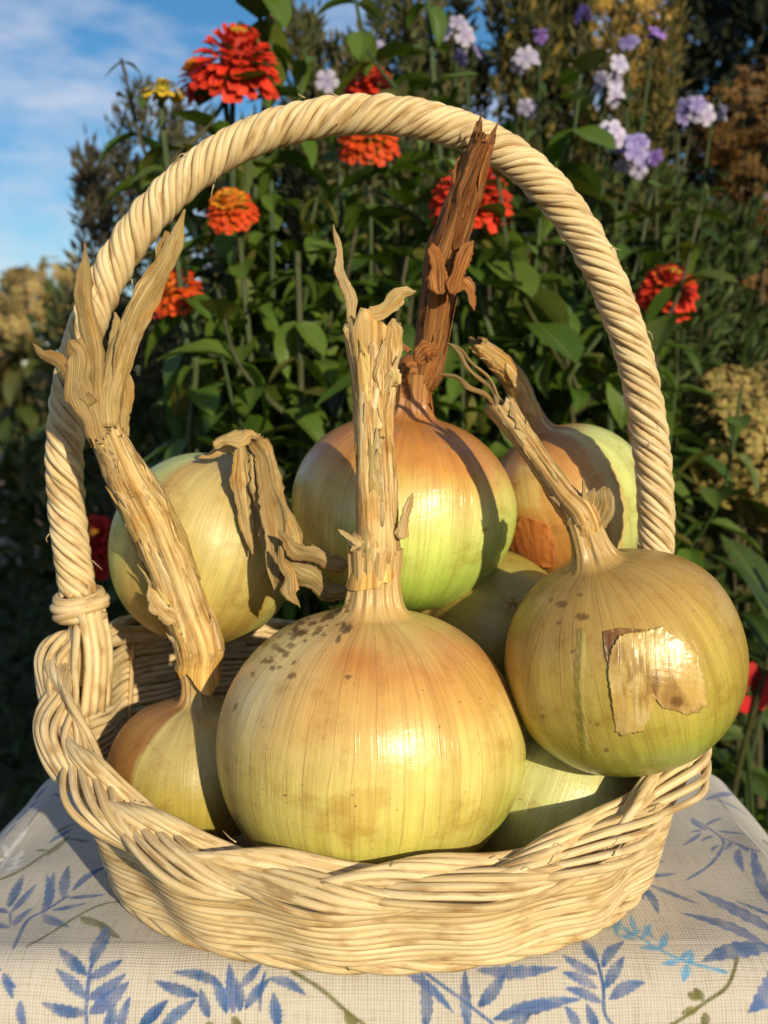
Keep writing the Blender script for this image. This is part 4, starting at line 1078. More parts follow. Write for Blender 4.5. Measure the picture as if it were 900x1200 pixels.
# --- 8 deep in the middle
def col8(h, fa, px, py, v):
    n = fsum(fa * 3, h * 2, 28, 1.4, 4)
    return hgrad(h + 0.10 * n, [(-1, S(150, 130, 50)), (0, S(170, 145, 62)), (1.3, S(150, 120, 60))]) * 0.85
o8 = onion('shaded olive onion deep in the middle of the pile, below the green one', P(578, 745, 0.505), 0.0430, 0.0400, (-0.9, -0.2, 0.5), 0.008, 0.006, col8,
           bulb_mat('shaded olive skin', 40, 0.5, (0.2, 0.12, 0.04), 0.35), 8, 140, 80)
mb = MB()
for _ in range(26):
    a = rng.uniform(0, 6.28); q0 = P(601, 706, .463)
    q2 = q0 + np.array([rng.normal(0, .0022), rng.normal(-.002, .001), rng.normal(0, .0022)])
    tube(mb, smooth_path([q0, (q0 + q2) / 2 + rng.normal(0, .0006, 3), q2], 5), .00028, 4, c=S(205, 190, 160))
mb.build('root_tuft', M_LEAFDRY, o8[0])

# ------------------------------------------------------------------ garden plants
def leaf_mesh(name, mat, L_=1.0, W=0.42, bend=0.25, fold=0.22, n=6, tipp=0.9, wave=0.03, seed=0):
    """unit leaf along +Y, face up +Z"""
    g = np.random.default_rng(seed)
    t = np.linspace(0, 1, n + 1)
    w = 0.5 * W * np.sin(np.pi * np.clip(t, 0, 1) ** tipp) ** 0.75 + 0.012
    w[-1] = 0.004
    v, uv = [], []
    for i, tt in enumerate(t):
        y = L_ * (math.sin(tt * bend * 2) / (bend * 2) if bend else tt); z = -L_ * (1 - math.cos(tt * bend * 2)) / (bend * 2 + 1e-6)
        for s in (-1, -0.5, 0, 0.5, 1):
            v.append((s * w[i], y, z + abs(s) * w[i] * fold * 2 + wave * math.sin(tt * 11 + s * 2 + seed) * abs(s) * 0.6)); uv.append((0.5 + 0.5 * s, tt))
    f = [[i * 5 + j, i * 5 + j + 1, (i + 1) * 5 + j + 1, (i + 1) * 5 + j] for i in range(n) for j in range(4)]
    mb = MB(); mb.add(v, f, uv)
    return mb.mesh(name, mat)
def petal_mesh(name, mat, L_=1.0, W=0.5, bend=0.2, n=4, cup=0.12, notch=True):
    t = np.linspace(0, 1, n + 1); v, uv = [], []
    for i, tt in enumerate(t):
        w = 0.5 * W * (0.35 + 0.65 * math.sin(min(1, tt * 1.15) * math.pi * 0.55)) * (1 if i < n else 0.62)
        for s in (-1, 0, 1):
            y = L_ * tt + (-0.05 * L_ if (i == n and s == 0 and notch) else 0)
            z = bend * L_ * tt * tt * -1 + cup * w * abs(s)
            v.append((s * w, y, z)); uv.append((0.5 + 0.5 * s, tt))
    f = [[i * 3 + j, i * 3 + j + 1, (i + 1) * 3 + j + 1, (i + 1) * 3 + j] for i in range(n) for j in range(2)]
    mb = MB(); mb.add(v, f, uv)
    return mb.mesh(name, mat)
def orient(pos, fwd, up, scale):
    y = Vector(fwd).normalized(); z = Vector(up) - y * Vector(up).dot(y)
    if z.length < 1e-4: z = y.orthogonal()
    z.normalize(); x = y.cross(z)
    M = Matrix((x, y, z)).transposed().to_4x4()
    M = M @ Matrix.Diagonal((scale, scale, scale, 1)) if np.isscalar(scale) else M @ Matrix.Diagonal((*scale, 1))
    M.translation = Vector(pos)
    return M
M_ZLEAF = leaf_mat('zinnia leaf', [(0.045, 0.095, 0.012), (0.085, 0.155, 0.018), (0.115, 0.18, 0.026), (0.06, 0.12, 0.015), (0.16, 0.14, 0.03)], 0.42, 0.22)
M_STEM = leaf_mat('green stem', [(0.03, 0.06, 0.014), (0.05, 0.08, 0.02), (0.06, 0.048, 0.02)], 0.5, 0.05)
ZL = [leaf_mesh('leaf', M_ZLEAF, 1, w, b_, fo, 6, tp, .03, i) for i, (w, b_, fo, tp) in enumerate(((.56, .25, .16, .75), (.50, .45, .2, .8), (.60, .12, .12, .7), (.46, .6, .25, .8)))]
M_RED = petal_mat('red petal', (0.50, 0.03, 0.01), (0.64, 0.032, 0.012), tip=(0.70, 0.05, 0.016))
M_ORG = petal_mat('orange petal', (0.58, 0.14, 0.01), (0.68, 0.085, 0.012), tip=(0.68, 0.065, 0.012))
M_YOR = petal_mat('yellow orange petal', (0.70, 0.36, 0.02), (0.78, 0.36, 0.02), tip=(0.74, 0.17, 0.015))
M_DRED = petal_mat('crimson petal', (0.40, 0.02, 0.012), (0.50, 0.02, 0.015))
M_YEL = petal_mat('yellow bud petal', (0.45, 0.40, 0.04), (0.62, 0.42, 0.04))
M_DISC = leaf_mat('flower disc', [(0.50, 0.30, 0.03), (0.55, 0.26, 0.02)], 0.7, 0.1)
M_SEPAL = leaf_mat('sepal', [(0.06, 0.11, 0.025), (0.09, 0.14, 0.03)], 0.5, 0.1)
PET = {}
def petals_for(mat):
    if mat.name not in PET:
        PET[mat.name] = [petal_mesh('petal', mat, 1, .62, .30, 4, .25), petal_mesh('petal', mat, 1, .56, .12, 4, .35), petal_mesh('petal', mat, 1, .5, -.1, 4, .5)]
    return PET[mat.name]
def zinnia_head(parent, pos, rad, face, mat, rings=5, dome=0.55, mat2=None, seed=0):
    g = np.random.default_rng(seed)
    org = np.array(parent.location)
    fz = Vector(face).normalized(); fx = fz.orthogonal().normalized(); fy = fz.cross(fx)
    fx, fy, fz = np.array(fx), np.array(fy), np.array(fz)
    mb = MB()
    tube(mb, np.array([pos - fz * rad * .42, pos - fz * rad * .30, pos - fz * rad * .1, pos + fz * rad * (dome * .8), pos + fz * rad * (dome)]), np.array([.10, .26, .40, .34, .10]) * rad, 12)
    head = mb.build('flower_head', mat, parent)
    for k in range(rings):
        q = k / max(1, rings - 1)
        al = math.radians(98 - 84 * q)                 # polar angle of the ring
        n = int(round(6 + 17 * math.sin(al)))
        L_ = rad * (0.50 - 0.20 * q)
        for j in range(n):
            a = 2 * math.pi * (j + 0.5 * (k % 2)) / n + g.normal(0, .08)
            out = fx * math.cos(a) + fy * math.sin(a)
            e_ = math.pi / 2 - al + g.normal(0, .10)
            pos_d = out * math.sin(al) * .60 + fz * (math.cos(al) * dome * .75 + .02)
            e2 = -0.30 + 1.25 * q ** 1.3 + g.normal(0, .12)
            d = out * math.cos(e2) + fz * math.sin(e2); u_ = fz * math.cos(e2) - out * math.sin(e2)
            mt = (mat2 if (mat2 is not None and q > 0.5) else mat)
            me = petals_for(mt)[0 if q < .4 else (1 if q < .75 else 2)]
            s = L_ * g.uniform(0.85, 1.12)
            link('petal', me, head, orient(pos - org + rad * pos_d, d, u_, (s * g.uniform(.9, 1.15), s, s)))
    mb = MB()
    for _ in range(14):
        a, rr = g.uniform(0, 6.28), rad * .14 * math.sqrt(g.uniform(0, 1))
        q0 = pos + fz * rad * dome * .9 + (fx * math.cos(a) + fy * math.sin(a)) * rr
        tube(mb, np.array([q0, q0 + fz * rad * .12 + (fx * math.cos(a) + fy * math.sin(a)) * rad * .05]), np.array([.03, .045]) * rad, 5)
    mb.build('disc', M_DISC, head)
    return head
def pt_leaf(parent, stem_pt, az, el, size, me, droop=0.0, roll=0.0):
    org = np.array(parent.location)
    d = np.array([math.cos(az) * math.cos(el), math.sin(az) * math.cos(el), math.sin(el)])
    u_ = np.array([-math.cos(az) * math.sin(el), -math.sin(az) * math.sin(el), math.cos(el)])
    sd = np.cross(d, u_)
    u_ = u_ * math.cos(roll) + sd * math.sin(roll)
    link('leaf', me, parent, orient(stem_pt - org, d, u_, size))
def leafy(parent, p, seed, t0=0.25, t1=0.97, step=0.05, size=(0.05, 0.08), meshes=None, el=(0.0, 0.6), pairs=True, taper=0.5):
    g = np.random.default_rng(seed)
    L_ = np.concatenate([[0], np.cumsum(np.linalg.norm(np.diff(p, axis=0), axis=1))]); tot = L_[-1]
    s = tot * t0; k = 0; a0 = g.uniform(0, 6.28)
    while s < tot * t1:
        q = np.array([np.interp(s, L_, p[:, i]) for i in range(3)])
        fr = s / tot
        a = a0 + k * (math.pi / 2) + g.normal(0, .25)
        sz = g.uniform(*size) * (1 - taper * max(0, (fr - .55) / .45))
        for b_ in ((0, math.pi) if pairs else (0,)):
            pt_leaf(parent, q, a + b_, g.uniform(*el), sz * g.uniform(.85, 1.1), meshes[g.integers(len(meshes))], roll=g.normal(0, .2))
        s += step * g.uniform(.8, 1.25); k += 1
def zinnia(label, head_px, Y, rad_px, face, mat, seed, mat2=None, rings=7, dome=.9, group='zinnias in the flower bed', lean=0.06, branches=2, bud=False, zbase=0.0, cat='flower'):
    g = np.random.default_rng(seed)
    H_ = P(head_px[0], head_px[1], Y)
    base = np.array([H_[0] + g.normal(0, lean), Y + g.normal(0.03, .03), zbase])
    e = tag(empty('zinnia_plant', base), label, cat, group)
    rad = rad_px * ppm(Y, head_px[1]) if rad_px else 0
    fz = np.array(Vector(face).normalized())
    neck = H_ - fz * rad * .4 if rad else H_
    mid_ = (base + neck) / 2 + np.array([g.normal(0, .02), g.normal(0, .015), 0])
    p = smooth_path([base, mid_, neck - fz * .03, neck], 26)
    mb = MB(); tube(mb, p, np.linspace(.0034, .0024, 26), 7); mb.build('stem', M_STEM, e)
    leafy(e, p, seed + 1, 0.30, 0.93 if rad else 1.0, .034, (.055, .092), ZL, el=(-.95, .25))
    for b_ in range(branches):
        i = int(g.uniform(.35, .66) * 26); a = g.uniform(0, 6.28); ln_ = g.uniform(.12, .24)
        q2 = p[i] + np.array([math.cos(a) * ln_ * .5, math.sin(a) * ln_ * .35, ln_ * .85])
        pb = smooth_path([p[i], (p[i] + q2) / 2 + np.array([math.cos(a), math.sin(a), -.3]) * ln_ * .12, q2], 12)
        mb = MB(); tube(mb, pb, np.linspace(.0024, .0016, 12), 6); mb.build('side_stem', M_STEM, e)
        leafy(e, pb, seed + 7 + b_, .15, 1.0, .030, (.048, .080), ZL, el=(-.8, .5))
    if rad: zinnia_head(e, H_, rad * .98, face, mat, rings, dome, mat2, seed)
    return e
zinnia('large full red zinnia against the sky, above the upper left of the handle', (276, 84), 0.95, 52, (0.15, -0.5, 0.85), M_RED, 101)
zinnia('small red and yellow zinnia touching the left of the large red one', (238, 96), 0.99, 30, (-0.5, -0.4, 0.8), M_RED, 102, M_YOR)
zinnia('half-open yellow zinnia bud on a green stem, leftmost against the sky', (190, 108), 0.92, 26, (0.0, -0.1, 1), M_YEL, 103, rings=4, dome=.4, branches=1)
zinnia('red zinnia peeking over the top of the handle arch', (432, 104), 1.05, 30, (0, -0.6, 0.8), M_RED, 104)
zinnia('orange-red zinnia just under the top of the handle arch', (432, 166), 1.0, 36, (0, -0.6, 0.8), M_ORG, 105, M_RED)
zinnia('small yellow and orange zinnia under the left half of the handle', (272, 250), 0.90, 30, (-0.1, -0.65, 0.8), M_ORG, 106, M_YOR)
zinnia('orange zinnia at the left beside the dry split onion leaf', (205, 346), 0.93, 34, (-0.2, -0.5, 0.85), M_ORG, 107, M_RED)
zinnia('red zinnia behind the tip of the dark brown onion stem', (553, 238), 0.95, 48, (0.05, -0.5, 0.85), M_RED, 108)
zinnia('flat red zinnia to the right of the handle', (782, 345), 1.0, 36, (0.1, -0.6, 0.8), M_RED, 109, M_ORG)
zinnia('shaded crimson zinnia behind the foot of the left handle', (112, 640), 1.25, 38, (0.1, -0.75, 0.65), M_DRED, 110)
for i, (x, y, Y) in enumerate([(318, 230, 0.98), (350, 310, .88), (250, 330, 1.02), (470, 230, 1.06), (395, 300, 1.04), (620, 300, 1.0), (665, 380, .98), (705, 300, 1.1), (590, 400, 1.06), (480, 330, 1.0), (330, 420, .94), (225, 430, .86), (400, 220, 1.15), (640, 220, 1.12), (730, 420, 1.02), (545, 310, 1.08), (285, 290, 0.93), (318, -12, 1.02), (505, 10, 1.0)]):
    zinnia('leafy zinnia without a flower, among the flowering ones behind the basket', (x, y), Y, 0, (0, 0, 1), None, 200 + i, group='flowerless zinnias in the flower bed', branches=3, cat='plant')

# --- phlox: lavender florets over narrow leaves
M_PHL = leaf_mat('phlox leaf', [(0.035, 0.075, 0.016), (0.055, 0.105, 0.022), (0.09, 0.11, 0.025)], 0.45, 0.2)
PL = [leaf_mesh('leaf', M_PHL, 1, w, b_, .2, 5, .9, .02, i + 20) for i, (w, b_) in enumerate(((.24, .3), (.20, .5), (.28, .15)))]
def floret_mesh(name, mat, n=5, seed=0):
    mb = MB(); g = np.random.default_rng(seed)
    for j in range(n):
        a = 2 * math.pi * j / n; d = np.array([math.cos(a), math.sin(a), .0]); s = np.array([-math.sin(a), math.cos(a), 0])
        v, uv = [], []
        for t, w in ((0.04, .06), (.45, .30), (.8, .42), (1.0, .22)):
            for q in (-1, 0, 1):
                v.append(d * t + s * w * q + np.array([0, 0, .12 * (1 - abs(q)) * t + .10 * t - .22 * t * t + g.normal(0, .02)])); uv.append((.5 + .5 * q, t))
        f = [[i * 3 + k, i * 3 + k + 1, (i + 1) * 3 + k + 1, (i + 1) * 3 + k] for i in range(3) for k in range(2)]
        mb.add(v, f, uv)
    return mb.mesh(name, mat)
M_LAV = petal_mat('lavender petal', (0.18, 0.12, 0.38), (0.27, 0.22, 0.50), tip=(0.36, 0.32, 0.58))
M_LAVW = petal_mat('pale lavender petal', (0.32, 0.25, 0.48), (0.46, 0.42, 0.60), tip=(0.56, 0.52, 0.66))
M_VIO = petal_mat('violet petal', (0.22, 0.09, 0.42), (0.34, 0.20, 0.62))
FL = {m.name: floret_mesh('floret', m, 5, 3) for m in (M_LAV, M_LAVW, M_VIO)}
def phlox(label, heads, Y, seed):
    """heads: list of (px, py, spread px, count, material)"""
    g = np.random.default_rng(seed)
    c = P(heads[0][0], heads[0][1], Y)
    e = tag(empty('phlox_plant', (c[0] + g.normal(0, .04), Y + .05, 0)), label, 'flower', 'phlox in the flower bed')
    org = np.array(e.location)
    for (x, y, sp, cnt, mat) in heads:
        top = P(x, y, Y); k_ = ppm(Y, y)
        p = smooth_path([org + np.array([g.normal(0, .02), 0, 0]), (org + top) / 2 + np.array([g.normal(0, .03), .02, .05]), top - np.array([0, -.01, sp * k_ * .9])], 20)
        mb = MB(); tube(mb, p, np.linspace(.0022, .0016, 20), 6); mb.build('stem', M_STEM, e)
        leafy(e, p, seed + x, .40, .97, .032, (.055, .095), PL, el=(-.5, .6))
        mb = MB()
        for _ in range(6):
            d = g.normal(0, 1, 3); d[2] = abs(d[2]); d /= np.linalg.norm(d)
            tube(mb, smooth_path([p[-1], p[-1] + d * sp * k_ * .5, top + d * sp * k_ * .7], 5), .001, 4)
        hd = mb.build('flower_cluster', M_STEM, e)
        for _ in range(max(2, int(cnt * .72))):
            d = np.array([g.normal(0, 1), g.normal(-.5, .8), g.normal(.1, .7)]); d /= np.linalg.norm(d)
            q = top + d * sp * k_ * g.uniform(.6, 1.0) - org
            dd = d + np.array([0, -.5, .25]) + g.normal(0, .25, 3)
            s = .0118 * g.uniform(.75, 1.15)
            z = Vector(dd).normalized(); x_ = z.orthogonal().normalized()
            mt = mat if g.uniform() < .75 else M_LAVW
            link('floret', FL[mt.name], hd, orient(q, x_, z, s))
    return e
phlox('lavender phlox cluster right of the upper handle, the larger of the pair', [(742, 182, 26, 16, M_LAV), (714, 160, 20, 9, M_LAVW), (772, 182, 8, 3, M_VIO)], 1.15, 301)
phlox('pale lavender phlox with an open five-petal flower near the right edge', [(815, 125, 20, 9, M_LAV), (838, 124, 14, 5, M_LAVW), (798, 140, 10, 3, M_LAV)], 1.18, 302)
phlox('whitish phlox high at the right, above the handle', [(712, 80, 24, 11, M_LAVW), (716, 112, 9, 3, M_LAVW), (740, 55, 12, 4, M_LAV), (768, 44, 8, 2, M_VIO)], 1.22, 303)
phlox('lavender phlox above the top right of the handle arch', [(536, 45, 22, 9, M_LAVW), (548, 62, 16, 5, M_LAV), (612, 66, 15, 5, M_LAVW), (618, 126, 12, 4, M_LAVW)], 1.12, 304)
phlox('small pale phlox blossom over the middle of the handle', [(440, 64, 14, 4, M_LAV), (384, 96, 8, 2, M_LAVW)], 1.18, 305)
phlox('tiny violet phlox near the top edge of the picture', [(683, 16, 8, 3, M_VIO), (634, 42, 7, 2, M_VIO)], 1.3, 306)
phlox('pale phlox glimpsed low behind the right arm of the handle', [(612, 280, 12, 4, M_LAVW), (626, 240, 9, 3, M_LAVW)], 1.3, 307)

# --- leaf clouds for bushes
def leaf_cloud(mb, pts, dirs, size, asp, cols, g):
    """many small pointed leaves as two-triangle diamonds"""
    n = len(pts)
    d = dirs / (np.linalg.norm(dirs, axis=1)[:, None] + 1e-9)
    r = g.normal(0, 1, (n, 3)); s = np.cross(d, r); s /= np.linalg.norm(s, axis=1)[:, None] + 1e-9
    nn = np.cross(s, d)
    L_ = size * g.uniform(.6, 1.3, n)[:, None]; W = L_ * asp * 0.5
    v = np.stack([pts, pts + d * L_ * .45 + s * W + nn * L_ * .06, pts + d * L_ - nn * L_ * .1, pts + d * L_ * .45 - s * W + nn * L_ * .06], 1)
    f = np.arange(n * 4).reshape(n, 4)
    c = np.asarray(cols)[g.integers(len(cols), size=n)] * g.uniform(.7, 1.25, n)[:, None]
    uv = np.tile(np.array([[.5, 0], [1, .5], [.5, 1], [0, .5]]), (n, 1))
    mb.add(v.reshape(-1, 3), f, uv, np.repeat(c, 4, 0))
M_FOL = attr_mat('small foliage')
M_TWIG = leaf_mat('twig', [(0.07, 0.06, 0.025), (0.09, 0.08, 0.035)], .7, .02)
def plume_bush(name, label, cat, base, tips, seed, leaf=(.018, .28), cols=None, per=170, group=None, plume=.16, spread=.028, head=None, headcols=None):
    """a bushy plant of upright twigs, each closely set with narrow leaves and ending in a tuft"""
    g = np.random.default_rng(seed)
    e = tag(empty(name, base), label, cat, group)
    org = np.asarray(base, float)
    ms, ml, mh = MB(), MB(), MB()
    for tip in tips:
        tip = np.asarray(tip)
        b0 = org + np.array([g.normal(0, .03), g.normal(0, .03), 0])
        p = smooth_path([b0, b0 * .45 + tip * .55 + np.array([g.normal(0, .03), g.normal(0, .03), .05]), tip], 16)
        tube(ms, p, np.linspace(.0035, .0012, 16), 5)
        ln_ = np.linalg.norm(tip - b0)
        t = 1 - (1 - g.uniform(0, 1, per) ** 1.0) * min(1, .75)
        q = np.stack([np.interp(t, np.linspace(0, 1, 16), p[:, i]) for i in range(3)], -1)
        off = g.normal(0, 1, (per, 3)); off /= np.linalg.norm(off, axis=1)[:, None]
        # side twiglets
        q = q + off * (spread * g.uniform(0, 1, per) * (1.3 - .8 * t))[:, None]
        leaf_cloud(ml, q, off * .8 + np.array([0, 0, .8]), leaf[0], leaf[1], cols, g)
        m = per // 3                                       # the tuft
        tq = tip - np.array([0, 0, 1]) * (plume * .5 * g.uniform(0, 1, m))[:, None]
        off = g.normal(0, 1, (m, 3)); off /= np.linalg.norm(off, axis=1)[:, None]
        tq = tq + off * (spread * .8 * g.uniform(0, 1, m))[:, None]
        leaf_cloud(ml, tq, off * .6 + np.array([0, 0, .9]), leaf[0] * .8, leaf[1] * 1.1, headcols if headcols is not None else cols, g)
    ms.build('stems', M_TWIG, e)
    o = ml.build('foliage', M_FOL, e, smooth=False); o['kind'] = 'stuff'
    return e
OL = [(.055, .065, .022), (.085, .085, .03), (.11, .095, .04), (.04, .055, .018)]
GD = [(.14, .105, .022), (.10, .085, .02), (.20, .14, .03), (.06, .06, .016)]
GR = [(.03, .06, .012), (.045, .08, .016), (.065, .10, .022)]
g0 = np.random.default_rng(99)
def tips(box, n, Y, dy=.08):
    x0, x1, y0, y1 = box
    return [P(g0.uniform(x0, x1), g0.uniform(y0, y1), Y + g0.normal(0, dy)) for _ in range(n)]
def bush(label, box, n, Y, seed, cols, per=170, name='aster_bush', cat='bush', group='fine-leaved asters behind the zinnias', **k):
    t = tips(box, n, Y)
    cx = np.mean([q[0] for q in t])
    return plume_bush(name, label, cat, (cx, Y + .05, 0), t, seed, cols=cols, per=per, group=group, **k)
bush('dark feathery aster plume leaning into the sky at the left', (75, 160, 140, 230), 9, 1.5, 401, [(.05, .055, .028), (.075, .065, .04), (.09, .07, .05)], 260, leaf=(.022, .26))
bush('greyish aster tuft behind the yellow zinnia bud', (150, 235, 95, 190), 9, 1.45, 402, [(.07, .07, .04), (.10, .085, .055), (.05, .06, .03)], 230, leaf=(.020, .28))
bush('olive brown aster behind the big red zinnia', (240, 360, 110, 260), 16, 1.5, 403, OL, 360, leaf=(.022, .34))
bush('seedy brown aster tufts near the top, left of the middle', (335, 440, 15, 160), 18, 1.45, 404, OL, 420, leaf=(.022, .34))
bush('olive aster at the top middle of the flower bed', (430, 560, -40, 160), 20, 1.6, 405, OL, 420, leaf=(.024, .34))
bush('golden olive aster at the top right of the flower bed', (560, 690, -60, 160), 22, 1.6, 406, GD + OL, 420, leaf=(.024, .34))
bush('golden brown aster with thin stems right of the phlox', (670, 800, -10, 200), 18, 1.5, 407, GD, 260)
bush('dark aster right of the handle, behind the flat red zinnia', (700, 880, 180, 420), 24, 1.5, 408, GR + [(.03, .035, .012)], 420, leaf=(.026, .34))
bush('low green aster in the middle of the bed', (300, 520, 180, 400), 22, 1.4, 409, GR, 380, leaf=(.024, .34))
bush('low green aster behind the right arm of the handle', (540, 780, 200, 480), 24, 1.4, 410, GR, 420, leaf=(.024, .34))
bush('low shaded aster at the left of the bed', (150, 320, 330, 500), 14, 1.35, 411, GR + OL, 340, leaf=(.024, .34))

# --- hydrangeas with dried panicles
M_HYD = attr_mat('dried hydrangea')
M_HLEAF = leaf_mat('hydrangea leaf', [(0.035, 0.06, 0.015), (0.055, 0.085, 0.02), (0.11, 0.075, 0.02)], .5, .2)
HL = [leaf_mesh('leaf', M_HLEAF, 1, w, b_, .2, 6, .8, .03, 40 + i) for i, (w, b_) in enumerate(((.5, .3), (.42, .5)))]
M_HF = petal_mat('dried floret', (0.18, 0.155, 0.04), (0.32, 0.26, 0.075), tip=(0.36, 0.24, 0.085))
M_HFG = petal_mat('golden dried floret', (0.26, 0.16, 0.03), (0.42, 0.26, 0.05), tip=(0.38, 0.20, 0.05))
M_HFB = petal_mat('brown dried floret', (0.09, 0.05, 0.012), (0.16, 0.085, 0.02), tip=(0.14, 0.065, 0.018))
M_HFP = petal_mat('pinkish dried floret', (0.20, 0.16, 0.05), (0.34, 0.265, 0.095), tip=(0.36, 0.235, 0.105))
HFM = {m.name: [floret_mesh('floret', m, 4, 30 + i) for i in range(2)] for m in (M_HF, M_HFG, M_HFB, M_HFP)}
def hydrangea(label, base, pans, mat, seed, n_flor, fl, leaves_n=24, lsize=.10, group='dried hydrangeas'):
    """pans: list of (centre, radius); florets are their own pieces on every panicle"""
    g = np.random.default_rng(seed)
    e = tag(empty('hydrangea_bush', base), label, 'bush', group)
    org = np.asarray(base, float)
    for (c, r) in pans:
        c = np.asarray(c)
        mb = MB()
        p = smooth_path([org + g.normal(0, .04, 3) * np.array([1, 1, 0]), (org + c) / 2 + g.normal(0, .05, 3), c - np.array([0, 0, r * .2])], 14)
        tube(mb, p, np.linspace(.006, .003, 14), 6)
        for _ in range(10):
            d = g.normal(0, 1, 3); d /= np.linalg.norm(d)
            tube(mb, np.array([c - np.array([0, 0, r * .3]), c + d * r * .8]), np.array([.0015, .0008]), 4)
        pan = mb.build('panicle', M_TWIG, e)
        for _ in range(n_flor):
            d = g.normal(0, 1, 3); d /= np.linalg.norm(d)
            if d[1] > .5: d[1] *= -1
            q = c + d * r * np.array([1, 1, 1.15]) * g.uniform(.78, 1.05)
            z = Vector(d + g.normal(0, .35, 3)).normalized(); x_ = z.orthogonal().normalized()
            link('floret', HFM[mat.name][g.integers(2)], pan, orient(q - org, x_, z, fl * g.uniform(.8, 1.25)))
        for _ in range(max(2, leaves_n // len(pans))):
            a = g.uniform(0, 6.28)
            i = g.integers(6, 13)
            pt_leaf(e, p[i], a, g.uniform(-.5, .5), lsize * g.uniform(.7, 1.3), HL[g.integers(2)])
    return e
Yh = 1.25
hydrangea('hydrangea with big cream-tan dried heads at the right edge, level with the onions', (P(890, 520, Yh)[0] + .05, Yh + .1, 0),
          [(P(862, 522, Yh - .05), .058), (P(850, 470, Yh), .036), (P(880, 575, Yh), .045), (P(900, 485, Yh + .06), .062), (P(925, 545, Yh), .06), (P(845, 560, Yh + .06), .040), (P(930, 610, Yh + .05), .05)], M_HF, 501, 105, .0115, 26, .10)
Yg = 1.75
hydrangea('golden dried hydrangea at the top right of the picture', (P(720, 30, Yg)[0], Yg + .05, 0),
          [(P(x, y, Yg + dy), r) for x, y, r, dy in ((715, 20, .075, 0), (752, 40, .06, .1), (680, -20, .07, .1), (640, 10, .05, .15), (735, 75, .045, -.05))], M_HFG, 502, 70, .012, 40, .1)
Yb = 1.55
hydrangea('rust brown dried hydrangea at the right edge, above the dark gap', (P(870, 190, Yb)[0] + .04, Yb + .05, 0),
          [(P(x, y, Yb + dy), r) for x, y, r, dy in ((872, 140, .065, 0), (908, 118, .065, .1), (838, 160, .06, .05), (885, 190, .08, 0), (845, 235, .06, .05), (900, 270, .07, 0), (872, 330, .04, .05), (815, 270, .04, 0))], M_HFB, 503, 60, .011, 50, .09)
Yl = 4.6
hydrangea('distant round hydrangea bush with tan and pinkish heads at the left edge', (P(60, 420, Yl)[0], Yl, 0),
          [(P(g0.normal(58, 46), g0.normal(395, 30), Yl + g0.normal(0, .15)), g0.uniform(.07, .11)) for _ in range(15)] + [(P(72, 330, Yl), .11), (P(38, 346, Yl), .10), (P(100, 348, Yl), .10), (P(8, 380, Yl), .11)], M_HFP, 504, 46, .030, 200, .16)
# leaves of a broad-leaved plant low at the right
def broad(label, px, py, Y, n, size, seed, meshes, group=None, name='leafy_plant', elev=(.2, 1.0), h=.25):
    g = np.random.default_rng(seed)
    c = P(px, py, Y)
    e = tag(empty(name, (c[0], Y, 0)), label, 'plant', group)
    for k in range(4):
        top = c + np.array([g.normal(0, .06), g.normal(0, .05), g.normal(0, .05)])
        p = smooth_path([np.array([c[0] + g.normal(0, .03), Y, 0]), np.array([c[0], Y, 0]) * .5 + top * .5 + g.normal(0, .02, 3), top], 16)
        mb = MB(); tube(mb, p, np.linspace(.005, .003, 16), 6); mb.build('stem', M_STEM, e)
        for j in range(n // 4):
            i = int(g.uniform(.25, 1) * 15)
            pt_leaf(e, p[i], g.uniform(0, 6.28), g.uniform(*elev), size * g.uniform(.7, 1.25), meshes[g.integers(len(meshes))], roll=g.normal(0, .3))
    return e
M_BL = leaf_mat('broad leaf', [(0.03, 0.065, 0.014), (0.05, 0.095, 0.02), (0.075, 0.11, 0.03)], .4, .2)
BLM = [leaf_mesh('leaf', M_BL, 1, w, b_, .15, 6, .9, .03, 60 + i) for i, (w, b_) in enumerate(((.24, .4), (.28, .25), (.2, .55)))]
broad('long-leaved green plant at the right edge below the hydrangea', 872, 690, 1.05, 36, .15, 601, BLM, elev=(-.3, 1.0))
broad('long-leaved plant in the gap between the handle and the right edge', 800, 610, 1.45, 32, .12, 602, BLM, elev=(-.3, .9))
broad('leafy plant low behind the right side of the cloth', 880, 800, 1.15, 40, .09, 603, ZL, elev=(-.2, .9))
broad('leafy plant low behind the back right onion', 720, 520, 1.0, 40, .065, 604, ZL, elev=(-.2, .9))
broad('bluish green cabbage-like plant far off at the left', 28, 500, 4.0, 28, .30, 605, HL, elev=(.2, 1.1))
# red flower with flat petals at the right
Yr = 1.0
e = tag(empty('petunia_plant', (P(880, 806, Yr)[0] + .02, Yr + .03, 0)), 'bright red petunia with flat petals at the right edge beside the onion', 'flower')
org = np.array(e.location); c = P(879, 806, Yr)
p = smooth_path([org, (org + c) / 2 + np.array([.02, .02, 0]), c + np.array([0, .02, -.005])], 12)
mb = MB(); tube(mb, p, .0028, 6); mb.build('stem', M_STEM, e)
M_PET = petal_mat('petunia petal', (0.30, 0.01, 0.01), (0.66, 0.02, 0.025))
mb = MB(); tube(mb, np.array([c + np.array([0, .024, -.006]), c + np.array([0, .010, -.002]), c]), np.array([.003, .004, .009]), 8); fh = mb.build('flower_head', M_SEPAL, e)
pm = petal_mesh('petal', M_PET, 1, .95, .15, 4, .05)
for j in range(5):
    a = 2 * math.pi * j / 5 + .5
    d = np.array([math.cos(a), -.15, math.sin(a)])
    link('petal', pm, fh, orient(c - org + d * .002, d, (0, -1, 0.1), .024))
leafy(e, p, 611, .3, .9, .05, (.04, .06), ZL)

